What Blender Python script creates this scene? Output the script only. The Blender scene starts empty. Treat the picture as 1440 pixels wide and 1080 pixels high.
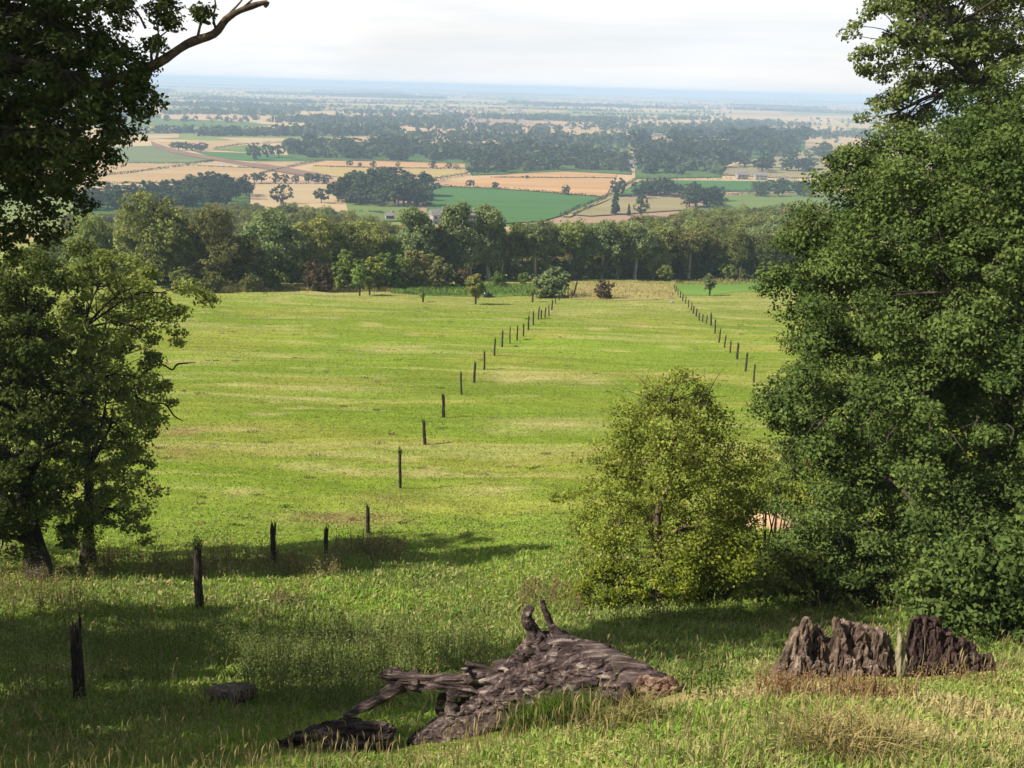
import bpy, math, random
import numpy as np
from mathutils import Vector, Matrix, noise as mnoise

random.seed(7)
S = bpy.context.scene
COL = S.collection
RNG = np.random.default_rng(11)
R = math.radians

# ------------------------------------------------------------------ camera model
FPX = 1400.0
PITCH = math.atan(419 / FPX)
ROLL = R(1.6)
FWD = np.array([0, math.cos(PITCH), -math.sin(PITCH)])
R0 = np.array([1.0, 0, 0]); U0 = np.array([0, math.sin(PITCH), math.cos(PITCH)])
RIGHT = math.cos(ROLL) * R0 + math.sin(ROLL) * U0
UP = -math.sin(ROLL) * R0 + math.cos(ROLL) * U0


def ray(px, py):
    d = FWD + RIGHT * ((px - 720) / FPX) + UP * ((540 - py) / FPX)
    return d / np.linalg.norm(d)


def P(px, py, Y):
    d = ray(px, py)
    return Vector(d * (Y / d[1]))


# ------------------------------------------------------------------ numpy noise
def _h(xi, yi, seed):
    h = (xi.astype(np.int64) * 374761393 + yi.astype(np.int64) * 668265263 + seed * 1442695041) & 0xFFFFFFFF
    h = ((h ^ (h >> 13)) * 1274126177) & 0xFFFFFFFF
    h = (h ^ (h >> 16)) & 0xFFFFFFFF
    return h / 4294967295.0


def vn(x, y, seed=0):
    x = np.asarray(x, float); y = np.asarray(y, float)
    xi = np.floor(x); yi = np.floor(y)
    fx = x - xi; fy = y - yi
    fx = fx * fx * (3 - 2 * fx); fy = fy * fy * (3 - 2 * fy)
    a = _h(xi, yi, seed); b = _h(xi + 1, yi, seed); c = _h(xi, yi + 1, seed); d = _h(xi + 1, yi + 1, seed)
    return (a * (1 - fx) + b * fx) * (1 - fy) + (c * (1 - fx) + d * fx) * fy


def fbm(x, y, seed=0, o=4):
    s = 0; a = 0.5; t = 0
    x = np.asarray(x, float); y = np.asarray(y, float)
    for k in range(o):
        s = s + a * vn(x, y, seed + k * 17); t += a; a *= 0.55
        x = x * 2.03 + 11.3; y = y * 2.03 + 5.7
    return s / t


def sst(a, b, t):
    t = np.clip((np.asarray(t, float) - a) / (b - a), 0, 1)
    return t * t * (3 - 2 * t)


# ------------------------------------------------------------------ terrain
LP = np.array([(-60, 1.0), (-10, -1.3), (0, -1.65), (5, -4.6), (10.5, -7.9), (14, -9.8), (18, -11.6), (27, -14.9), (38, -18.5), (52, -21.4),
               (75, -24.6), (112, -28.8), (160, -33.2), (190, -37), (215, -40.5), (260, -46), (330, -54), (450, -67),
               (600, -79), (800, -88), (1000, -90), (60000, -90)], float)
RP = np.array([(-60, 1.0), (-10, -1.3), (0, -1.65), (4, -3.3), (8, -5.35), (9.3, -6.12), (10.6, -7.15), (12.2, -8.3), (15, -9.6), (18, -10.9),
               (25, -13.9), (38, -18.1), (52, -21.2), (75, -24.5), (112, -28.8), (160, -33.2), (60000, -33.2)], float)


def prof(pts, y):
    # gently smoothed piecewise-linear profile
    w = np.maximum(0.35, 0.04 * np.abs(y))
    return sum(np.interp(y + k * w, pts[:, 0], pts[:, 1]) for k in (-1, -.5, 0, .5, 1)) / 5


def tz(x, y):
    x = np.asarray(x, float); y = np.asarray(y, float)
    l = prof(LP, y); r = prof(RP, np.minimum(y, 160))
    w = sst(-1.3, 2.0, x) * (1 - sst(60, 110, y))
    z = l * (1 - w) + r * w
    z = z + 0.06 * np.clip(x - 2, 0, 12) * (1 - sst(30, 60, y)) * sst(2, 8, y)
    z = z - .38 * np.exp(-((x - 1.35) / .75) ** 2 - ((y - 8.9) / .9) ** 2)
    near = (1 - sst(50, 90, y)) * sst(1, 6, np.abs(y) + np.abs(x))
    z = z + near * ((fbm(x / 5, y / 5, 3) - .5) * 0.5 + (fbm(x / 1.1, y / 1.1, 4, 2) - .5) * 0.10)
    mid = sst(35, 70, y) * (1 - sst(230, 330, y))
    z = z + mid * ((fbm(x / 45, y / 22, 5) - .5) * 1.7 + (fbm(x / 9, y / 6, 6, 3) - .5) * 0.45)
    z = z + sst(20000, 33000, y) * 55 * np.exp(-((x / np.maximum(y, 1) - 0.03) / 0.09) ** 2)
    return z


_T = np.geomspace(2.0, 60000, 260)


def G(px, py):
    d = ray(px, py)
    zz = tz(d[0] * _T, d[1] * _T) - d[2] * _T
    k = np.argmax(zz > 0)
    if k == 0:
        t = _T[-1]
    else:
        t2 = np.linspace(_T[k - 1], _T[k], 40)
        z2 = tz(d[0] * t2, d[1] * t2) - d[2] * t2
        k = max(int(np.argmax(z2 > 0)), 1)
        a, b = z2[k - 1], z2[k]
        t = t2[k - 1] + (t2[k] - t2[k - 1]) * (-a) / (b - a)
    p = d * t
    return Vector((p[0], p[1], float(tz(p[0], p[1]))))


def gz(x, y):
    return float(tz(x, y))


# ------------------------------------------------------------------ object helpers
def tag(o, label=None, cat=None, group=None, kind=None):
    if label: o['label'] = label
    if cat: o['category'] = cat
    if group: o['group'] = group
    if kind: o['kind'] = kind
    return o


def link(name, me, mats=None, parent=None):
    o = bpy.data.objects.new(name, me)
    COL.objects.link(o)
    if mats is not None and me is not None and len(me.materials) == 0:
        for m in (mats if isinstance(mats, (list, tuple)) else [mats]):
            me.materials.append(m)
    if parent is not None:
        o.parent = parent
    return o


def empty(name, loc=(0, 0, 0), rz=0, sc=1.0):
    o = bpy.data.objects.new(name, None)
    o.empty_display_size = 0.3
    COL.objects.link(o)
    o.location = loc; o.rotation_euler = (0, 0, rz); o.scale = (sc, sc, sc)
    return o


def np_mesh(name, V, loops, starts, totals, attrs=None, smooth=False, matidx=None):
    """attrs: dict name -> (N,4) per-vertex colour"""
    me = bpy.data.meshes.new(name)
    V = np.asarray(V, np.float32)
    me.vertices.add(len(V)); me.vertices.foreach_set('co', V.ravel())
    me.loops.add(len(loops)); me.loops.foreach_set('vertex_index', np.asarray(loops, np.int32))
    me.polygons.add(len(starts))
    me.polygons.foreach_set('loop_start', np.asarray(starts, np.int32))
    me.polygons.foreach_set('loop_total', np.asarray(totals, np.int32))
    if matidx is not None:
        me.polygons.foreach_set('material_index', np.asarray(matidx, np.int32))
    if smooth:
        me.polygons.foreach_set('use_smooth', np.ones(len(starts), bool))
    me.update(calc_edges=True)
    if attrs:
        for k, a in attrs.items():
            at = me.color_attributes.new(k, 'FLOAT_COLOR', 'POINT')
            at.data.foreach_set('color', np.asarray(a, np.float32).ravel())
    return me


def quads_mesh(name, V, nq, attrs=None, extra=None):
    """V (nq*4,3) independent quads"""
    idx = np.arange(nq * 4)
    return np_mesh(name, V, idx, np.arange(nq) * 4, np.full(nq, 4), attrs)


class MB:
    def __init__(s):
        s.v = []; s.f = []

    def add(s, v, f):
        b = len(s.v)
        s.v += [tuple(p) for p in v]
        s.f += [tuple(i + b for i in q) for q in f]

    def box(s, c, sz, rz=0):
        cx, cy, cz = c; hx, hy, hz = sz[0] / 2, sz[1] / 2, sz[2] / 2
        vs = []
        for dx, dy, dz in ((-1, -1, -1), (1, -1, -1), (1, 1, -1), (-1, 1, -1), (-1, -1, 1), (1, -1, 1), (1, 1, 1), (-1, 1, 1)):
            x, y = dx * hx, dy * hy
            vs.append((cx + x * math.cos(rz) - y * math.sin(rz), cy + x * math.sin(rz) + y * math.cos(rz), cz + dz * hz))
        s.add(vs, [(0, 3, 2, 1), (4, 5, 6, 7), (0, 1, 5, 4), (1, 2, 6, 5), (2, 3, 7, 6), (3, 0, 4, 7)])

    def tube(s, pts, rads, sides=8, sub=4, wob=0.0, seed=0, flat=1.0):
        pts = [Vector(p) for p in pts]
        n = len(pts)
        if n == 2:
            pts = [pts[0], (pts[0] + pts[1]) / 2, pts[1]]; rads = [rads[0], (rads[0] + rads[1]) / 2, rads[1]]; n = 3
        Q = []; RR = []
        for i in range(n - 1):
            p0 = pts[max(i - 1, 0)]; p1 = pts[i]; p2 = pts[i + 1]; p3 = pts[min(i + 2, n - 1)]
            for k in range(sub):
                t = k / sub
                Q.append(0.5 * ((2 * p1) + (-p0 + p2) * t + (2 * p0 - 5 * p1 + 4 * p2 - p3) * t * t + (-p0 + 3 * p1 - 3 * p2 + p3) * t ** 3))
                RR.append(rads[i] * (1 - t) + rads[i + 1] * t)
        Q.append(pts[-1]); RR.append(rads[-1])
        d = (Q[1] - Q[0]).normalized()
        a = d.orthogonal().normalized()
        vs = []; fs = []
        for i, q in enumerate(Q):
            d = (Q[min(i + 1, len(Q) - 1)] - Q[max(i - 1, 0)]).normalized()
            a = (a - d * a.dot(d)).normalized(); b = d.cross(a)
            for k in range(sides):
                an = 2 * math.pi * k / sides
                r = RR[i]
                if wob:
                    r *= 1 + wob * mnoise.noise(Vector((math.cos(an) * 1.3 + seed, math.sin(an) * 1.3, i * 0.35)))
                vs.append(q + a * math.cos(an) * r + b * math.sin(an) * r * flat)
        m = len(Q)
        for i in range(m - 1):
            for k in range(sides):
                k2 = (k + 1) % sides
                fs.append((i * sides + k, i * sides + k2, (i + 1) * sides + k2, (i + 1) * sides + k))
        fs.append(tuple(range(sides - 1, -1, -1)))
        fs.append(tuple((m - 1) * sides + k for k in range(sides)))
        s.add(vs, fs)

    def build(s, name, mats, parent=None, smooth=True):
        me = bpy.data.meshes.new(name)
        me.from_pydata(s.v, [], s.f)
        if smooth:
            me.polygons.foreach_set('use_smooth', np.ones(len(s.f), bool))
        me.update()
        return link(name, me, mats, parent)


# ------------------------------------------------------------------ materials
def new_mat(name):
    m = bpy.data.materials.new(name); m.use_nodes = True
    nt = m.node_tree; nt.nodes.clear()
    out = nt.nodes.new('ShaderNodeOutputMaterial')
    return m, nt, out


def N(nt, t, **kw):
    n = nt.nodes.new(t)
    for k, v in kw.items():
        if k.startswith('i_'):
            n.inputs[k[2:].replace('_', ' ')].default_value = v
        else:
            setattr(n, k, v)
    return n


def ramp(nt, stops, interp='LINEAR'):
    r = nt.nodes.new('ShaderNodeValToRGB')
    cr = r.color_ramp; cr.interpolation = interp
    while len(cr.elements) > 1: cr.elements.remove(cr.elements[-1])
    cr.elements[0].position = stops[0][0]; cr.elements[0].color = (*stops[0][1], 1)
    for p, c in stops[1:]:
        e = cr.elements.new(p); e.color = (*c, 1)
    return r


def leaf_mat(name, dark, light, trans=0.3, var=0.25, gloss=0.0):
    m, nt, out = new_mat(name)
    at = N(nt, 'ShaderNodeAttribute', attribute_name='tint')
    sep = N(nt, 'ShaderNodeSeparateColor'); nt.links.new(at.outputs['Color'], sep.inputs[0])
    rp = ramp(nt, [(0, dark), (1, light)])
    nt.links.new(sep.outputs[0], rp.inputs[0])
    oi = N(nt, 'ShaderNodeObjectInfo')
    mr = N(nt, 'ShaderNodeMapRange'); mr.inputs[3].default_value = 1 - var; mr.inputs[4].default_value = 1 + var
    nt.links.new(oi.outputs['Random'], mr.inputs[0])
    mr2 = N(nt, 'ShaderNodeMapRange'); mr2.inputs[3].default_value = 0.5 - var * 0.06; mr2.inputs[4].default_value = 0.5 + var * 0.06
    fr = N(nt, 'ShaderNodeMath', operation='FRACT'); mu = N(nt, 'ShaderNodeMath', operation='MULTIPLY'); mu.inputs[1].default_value = 7.31
    nt.links.new(oi.outputs['Random'], mu.inputs[0]); nt.links.new(mu.outputs[0], fr.inputs[0]); nt.links.new(fr.outputs[0], mr2.inputs[0])
    hs = N(nt, 'ShaderNodeHueSaturation'); nt.links.new(rp.outputs[0], hs.inputs['Color'])
    nt.links.new(mr.outputs[0], hs.inputs['Value']); nt.links.new(mr2.outputs[0], hs.inputs['Hue'])
    df = N(nt, 'ShaderNodeBsdfDiffuse'); nt.links.new(hs.outputs[0], df.inputs[0])
    tr = N(nt, 'ShaderNodeBsdfTranslucent')
    hs2 = N(nt, 'ShaderNodeHueSaturation'); hs2.inputs['Value'].default_value = 1.3; hs2.inputs['Hue'].default_value = 0.485
    nt.links.new(hs.outputs[0], hs2.inputs['Color']); nt.links.new(hs2.outputs[0], tr.inputs[0])
    mx = N(nt, 'ShaderNodeMixShader'); mx.inputs[0].default_value = trans
    nt.links.new(df.outputs[0], mx.inputs[1]); nt.links.new(tr.outputs[0], mx.inputs[2])
    last = mx
    if gloss:
        gl = N(nt, 'ShaderNodeBsdfGlossy'); gl.inputs['Roughness'].default_value = 0.45; gl.inputs[0].default_value = (1, 1, 1, 1)
        m2 = N(nt, 'ShaderNodeMixShader'); m2.inputs[0].default_value = gloss
        nt.links.new(mx.outputs[0], m2.inputs[1]); nt.links.new(gl.outputs[0], m2.inputs[2]); last = m2
    nt.links.new(last.outputs[0], out.inputs[0])
    return m


def col_mat(name, trans=0.25):
    """colour straight from the per-vertex 'tint' colour (natural blade-to-blade variation)"""
    m, nt, out = new_mat(name)
    at = N(nt, 'ShaderNodeAttribute', attribute_name='tint')
    df = N(nt, 'ShaderNodeBsdfDiffuse'); tr = N(nt, 'ShaderNodeBsdfTranslucent')
    nt.links.new(at.outputs['Color'], df.inputs[0]); nt.links.new(at.outputs['Color'], tr.inputs[0])
    mx = N(nt, 'ShaderNodeMixShader'); mx.inputs[0].default_value = trans
    nt.links.new(df.outputs[0], mx.inputs[1]); nt.links.new(tr.outputs[0], mx.inputs[2])
    nt.links.new(mx.outputs[0], out.inputs[0])
    return m


def rough_mat(name, stops, scale=(1, 1, 1), nscale=6, bump=0.4, detail=8, dist=0.05, rough=0.9, vor=0):
    m, nt, out = new_mat(name)
    tc = N(nt, 'ShaderNodeTexCoord'); mp = N(nt, 'ShaderNodeMapping'); mp.inputs['Scale'].default_value = scale
    nt.links.new(tc.outputs['Object'], mp.inputs[0])
    nz = N(nt, 'ShaderNodeTexNoise'); nz.inputs['Scale'].default_value = nscale; nz.inputs['Detail'].default_value = detail
    nz.inputs['Roughness'].default_value = 0.65
    nt.links.new(mp.outputs[0], nz.inputs[0])
    rp = ramp(nt, stops); nt.links.new(nz.outputs[0], rp.inputs[0])
    bs = N(nt, 'ShaderNodeBsdfPrincipled'); bs.inputs['Roughness'].default_value = rough
    bs.inputs['Specular IOR Level'].default_value = 0.2
    nt.links.new(rp.outputs[0], bs.inputs['Base Color'])
    bp = N(nt, 'ShaderNodeBump'); bp.inputs['Strength'].default_value = bump; bp.inputs['Distance'].default_value = dist
    nt.links.new(nz.outputs[0], bp.inputs['Height']); nt.links.new(bp.outputs[0], bs.inputs['Normal'])
    nt.links.new(bs.outputs[0], out.inputs[0])
    return m


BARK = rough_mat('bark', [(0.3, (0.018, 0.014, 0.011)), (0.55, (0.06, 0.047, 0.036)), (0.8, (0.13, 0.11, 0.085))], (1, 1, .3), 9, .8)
BARK_SHADE = rough_mat('shaded_bark', [(0.3, (0.012, 0.009, 0.008)), (0.55, (0.035, 0.027, 0.022)), (0.8, (0.08, 0.065, 0.05))], (1, 1, .3), 9, .8)  # darker copy of the bark, left trunks' shade put into its colour
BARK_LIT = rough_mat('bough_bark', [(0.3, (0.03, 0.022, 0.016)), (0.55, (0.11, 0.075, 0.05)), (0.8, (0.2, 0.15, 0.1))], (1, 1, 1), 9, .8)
BARK_PALE = rough_mat('pale_bark', [(0.3, (0.2, 0.17, 0.135)), (0.7, (0.44, 0.39, 0.33))], (1, 1, .3), 2, .3)
BARK_DARK = rough_mat('far_bark', [(0.3, (0.03, 0.026, 0.02)), (0.7, (0.09, 0.075, 0.06))], (1, 1, .3), 2, .3)
DEADWOOD = rough_mat('weathered_dead_wood', [(0.33, (0.010, 0.007, 0.007)), (0.46, (0.05, 0.033, 0.031)), (0.56, (0.105, 0.075, 0.066)), (0.66, (0.30, 0.25, 0.21))],
                     (0.2, 2.6, 2.6), 5, 1.0, 10, 0.05)
STUMPWOOD = rough_mat('rotten_stump_wood', [(0.32, (0.02, 0.013, 0.010)), (0.45, (0.085, 0.056, 0.042)), (0.57, (0.17, 0.122, 0.09)), (0.70, (0.36, 0.29, 0.22))],
                      (2.0, 2.0, 0.8), 6, 1.0, 10, 0.05)
ROTWOOD = rough_mat('dark_rotten_wood', [(0.3, (0.012, 0.008, 0.008)), (0.52, (0.05, 0.029, 0.026)), (0.75, (0.15, 0.095, 0.075))], (2, 2, .8), 6, 1.0, 10, 0.05)
SPLINTER = rough_mat('pale_splintered_wood', [(0.3, (0.11, 0.09, 0.05)), (0.6, (0.33, 0.28, 0.17)), (0.8, (0.42, 0.37, 0.25))], (3, 3, .4), 6, .8)
TORNWOOD = rough_mat('torn_red_wood', [(0.3, (0.03, 0.017, 0.014)), (0.5, (0.15, 0.085, 0.06)), (0.68, (0.36, 0.25, 0.18))], (1, 2.2, 2.2), 6, 1.0, 10, 0.05)
POSTWOOD = rough_mat('old_post_wood', [(0.3, (0.014, 0.010, 0.009)), (0.55, (0.05, 0.036, 0.03)), (0.8, (0.14, 0.11, 0.09))], (2.5, 2.5, .5), 8, .8)
SOIL = rough_mat('dry_soil', [(0.3, (0.3, 0.18, 0.10)), (0.7, (0.62, 0.42, 0.25))], (1, 1, 1), 5, .8)
STONE = rough_mat('house_stone', [(0.3, (0.24, 0.205, 0.17)), (0.7, (0.34, 0.3, 0.255))], (1, 1, 1), .5, .2)
WHITEWALL = rough_mat('white_render', [(0.3, (0.6, 0.6, 0.58)), (0.7, (0.7, 0.7, 0.68))], (1, 1, 1), .3, .1)
ROOFT = rough_mat('roof_slate', [(0.3, (0.14, 0.12, 0.12)), (0.7, (0.24, 0.21, 0.2))], (1, 1, 1), .5, .2)
ROOFW = rough_mat('metal_roof', [(0.3, (0.6, 0.6, 0.6)), (0.7, (0.75, 0.75, 0.75))], (1, 1, 1), .1, .1)
DARKGLASS = rough_mat('window_glass', [(0.3, (0.03, 0.035, 0.04)), (0.7, (0.05, 0.055, 0.06))], (1, 1, 1), .5, 0, rough=.15)

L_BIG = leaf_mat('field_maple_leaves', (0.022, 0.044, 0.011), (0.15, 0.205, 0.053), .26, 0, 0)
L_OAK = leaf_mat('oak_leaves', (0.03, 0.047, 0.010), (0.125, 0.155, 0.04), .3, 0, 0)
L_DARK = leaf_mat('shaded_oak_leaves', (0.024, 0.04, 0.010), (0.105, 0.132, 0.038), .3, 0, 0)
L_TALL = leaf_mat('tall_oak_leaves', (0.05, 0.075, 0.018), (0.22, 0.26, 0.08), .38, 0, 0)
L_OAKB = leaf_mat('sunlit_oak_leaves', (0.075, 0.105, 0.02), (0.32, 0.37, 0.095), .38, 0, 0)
L_HAW = leaf_mat('hawthorn_leaves', (0.105, 0.135, 0.022), (0.36, 0.405, 0.075), .4, 0, 0)
L_BRAM = leaf_mat('bramble_leaves', (0.075, 0.11, 0.014), (0.25, 0.28, 0.035), .3, 0, 0)
L_WOOD = leaf_mat('woodland_leaves', (0.075, 0.092, 0.024), (0.26, 0.285, 0.08), .3, .42)
L_PALE = leaf_mat('pale_tree_leaves', (0.1, 0.13, 0.05), (0.28, 0.33, 0.13), .3, .2)
L_OLIVE = leaf_mat('olive_tree_leaves', (0.1, 0.105, 0.035), (0.26, 0.25, 0.085), .3, .2)
L_BROWN = leaf_mat('brown_bush_leaves', (0.06, 0.045, 0.024), (0.18, 0.135, 0.075), .2, .2)
L_SHRUB = leaf_mat('bright_shrub_leaves', (0.085, 0.12, 0.026), (0.24, 0.3, 0.065), .3, .3)
L_PLAIN = leaf_mat('plain_tree_leaves', (0.026, 0.036, 0.016), (0.085, 0.105, 0.042), .15, .35)
L_HEDGE = leaf_mat('hedge_leaves', (0.026, 0.038, 0.014), (0.072, 0.088, 0.03), .1, .25)
GRASS = col_mat('grass_blades', .38)


# ------------------------------------------------------------------ foliage generators
def unit(n, rng):
    v = rng.normal(size=(n, 3)); return v / np.linalg.norm(v, axis=1, keepdims=True)


def leaf_quads(C, D, L, rng, tint, aspect=0.62, jit=0.9, upb=0.35):
    """C centres, D outward dirs, L lengths -> verts, tint"""
    n = len(C)
    nn = D * 0.7 + np.array([0, 0, upb]) + rng.normal(size=(n, 3)) * jit * 0.6
    nn /= np.linalg.norm(nn, axis=1, keepdims=True) + 1e-9
    a = np.cross(nn, unit(n, rng)); a /= np.linalg.norm(a, axis=1, keepdims=True) + 1e-9
    b = np.cross(nn, a)
    L = np.asarray(L).reshape(-1, 1)
    W = L * aspect * rng.uniform(.8, 1.2, (n, 1))
    f = nn * L * 0.13
    V = np.empty((n, 4, 3))
    V[:, 0] = C - a * L * .5; V[:, 1] = C + b * W * .5 + f; V[:, 2] = C + a * L * .5; V[:, 3] = C - b * W * .5 + f
    T = np.ones((n, 4, 4)); T[:, :, 0:3] = np.asarray(tint).reshape(n, 1, 1)
    return V.reshape(-1, 3), T.reshape(-1, 4)


def crown(blobs, rng, cl_m2=3.0, per=80, cl_r=0.45, leaf=0.17, squash=.75, keep=0.72, shell=(.72, 1.05), fill=0.0, jit=.9, aspect=.62):
    """blobs: (centre, radius). Leaf clusters over the union's outer shell. returns V, T, cluster centres"""
    Cs = np.array([tuple(b[0]) for b in blobs]); Rs = np.array([b[1] for b in blobs])
    CC = []; DD = []
    for i, (c, r) in enumerate(zip(Cs, Rs)):
        n = max(3, int(cl_m2 * 4 * math.pi * r * r))
        d = unit(n, rng)
        sh = rng.uniform(shell[0], shell[1], (n, 1))
        if fill: sh = np.where(rng.random((n, 1)) < fill, rng.uniform(.25, shell[0], (n, 1)), sh)
        p = c + d * r * sh * np.array([1, 1, .92])
        ok = np.ones(n, bool)
        for j in range(len(Cs)):
            if j == i: continue
            ok &= np.linalg.norm(p - Cs[j], axis=1) > Rs[j] * keep
        CC.append(p[ok]); DD.append(d[ok])
    CC = np.concatenate(CC); DD = np.concatenate(DD)
    m = len(CC)
    cr = cl_r * rng.uniform(.6, 1.35, m)
    ct = rng.random(m)
    k = np.repeat(np.arange(m), per)
    off = unit(len(k), rng) * (rng.random((len(k), 1)) ** .45)
    pos = CC[k] + off * cr[k][:, None] * np.array([1, 1, squash])
    D = off * .55 + DD[k] * .6
    t = np.clip(.52 * ct[k] + .48 * rng.random(len(k)), 0, 1)
    V, T = leaf_quads(pos, D, leaf * rng.uniform(.6, 1.25, len(k)), rng, t, jit=jit, aspect=aspect)
    return V, T, CC


def crown_obj(name, V, T, mat, parent=None):
    return link(name, quads_mesh(name, V, len(V) // 4, {'tint': T}), mat, parent)


def px_blobs(data, Y, slant_k=1.0):
    """(px,py,r_px,dY) -> world spheres"""
    out = []
    for px, py, r, dy in data:
        p = P(px, py, Y + dy)
        out.append((p, r * p.length / FPX * slant_k))
    return out


# ------------------------------------------------------------------ ground colours
def mix(a, b, t):
    t = np.asarray(t)[..., None]
    return a * (1 - t) + b * t


C_GREEN = np.array((0.166, 0.228, 0.029)); C_YEL = np.array((0.238, 0.252, 0.046)); C_STRAW = np.array((0.40, 0.345, 0.15))
C_BROWN = np.array((0.25, 0.175, 0.08)); C_DEEP = np.array((0.122, 0.160, 0.030)); C_DRY = np.array((0.34, 0.27, 0.12))
PATCH = []
for px, py, rx, ry, c, s in [(745, 531, 60, 7, 's', .8), (780, 596, 75, 7, 's', .7), (690, 690, 60, 9, 's', .5), (470, 729, 90, 10, 'b', .7),
                             (255, 608, 32, 7, 'b', .75), (250, 637, 35, 8, 'b', .6), (340, 692, 20, 6, 's', .6), (440, 545, 110, 4, 's', .5), (280, 508, 60, 5, 's', .5),
                             (540, 492, 45, 5, 's', .5), (830, 535, 30, 7, 's', .5), (560, 700, 60, 10, 'b', .4), (520, 730, 50, 8, 'b', .6),
                             (440, 408, 110, 7, 's', .6), (880, 410, 70, 9, 's', .75), (800, 437, 60, 6, 's', .35), (380, 500, 90, 4, 's', .4),
                             (640, 755, 80, 7, 'g', .3), (320, 600, 90, 6, 'b', .25), (1140, 590, 50, 6, 's', .4), (420, 560, 120, 3, 's', .45), (980, 530, 80, 4, 's', .35),
                             (1080, 730, 35, 14, 'b', .9), (1380, 945, 50, 10, 'b', .5), (1230, 975, 80, 8, 'b', .5), (1400, 960, 60, 12, 'b', .5)]:
    g = G(px, py); g2 = G(px + rx, py); g3 = G(px, py - ry); g4 = G(px, py + ry)
    PATCH.append((g.x, (g3.y + g4.y) / 2, max(abs(g2.x - g.x), .2), max(abs(g3.y - g4.y) / 2, .2), c, s))


def groundcol(x, y):
    t = fbm(x / 16, y / 5, 21)
    c = mix(C_GREEN, C_YEL, sst(.40, .72, t))
    c = c * (0.82 + .36 * fbm(x / 50, y / 14, 22))[..., None]
    fld = sst(40, 55, y)
    s = fbm(x / 26 + y * .02, y / 1.9, 23, 3)
    c = mix(c, C_STRAW, sst(.55, .70, s) * .36 * fld)
    s2 = fbm(x / 60, y / 6, 29, 3)
    c = mix(c, C_GREEN * .85, sst(.5, .7, s2) * .45 * fld)
    p = fbm(x / 6, y / 2.5, 24)
    c = mix(c, C_STRAW, sst(.64, .78, p) * .42 * fld)
    c = mix(c, C_STRAW * .8, sst(120, 185, y) * .28)
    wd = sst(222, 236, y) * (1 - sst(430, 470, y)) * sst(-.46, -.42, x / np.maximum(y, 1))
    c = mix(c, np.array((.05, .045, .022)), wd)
    # rough grass on the near slope
    d = fbm(x / 3.2, y / 3.2, 25)
    cn = mix(C_DEEP, C_GREEN * .92, sst(.35, .65, d))
    cn = mix(cn, C_DRY * .8, sst(.6, .8, fbm(x / 2.1, y / 2.1, 26)) * .55)
    c = mix(cn, c, sst(28, 46, y))
    # sun-dried knoll in front
    kn = sst(-2.0, 1.0, x) * (1 - sst(9.5, 12, y))
    c = mix(c, mix(C_GREEN * .95, C_DRY, sst(.42, .66, fbm(x / .9, y / .9, 27))), kn * .75)
    for (a, b, ra, rb, k, st) in PATCH:
        e = np.exp(-(((x - a) / ra) ** 2 + ((y - b) / rb) ** 2))
        e = e * (.35 + 1.3 * fbm(x / (ra * .35 + .1), y / (rb * .5 + .1), 28, 3))
        c = mix(c, {'s': C_STRAW, 'b': C_BROWN, 'g': C_DEEP}[k], np.clip(e * st, 0, 1))
    return np.clip(c, 0, 1)


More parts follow.
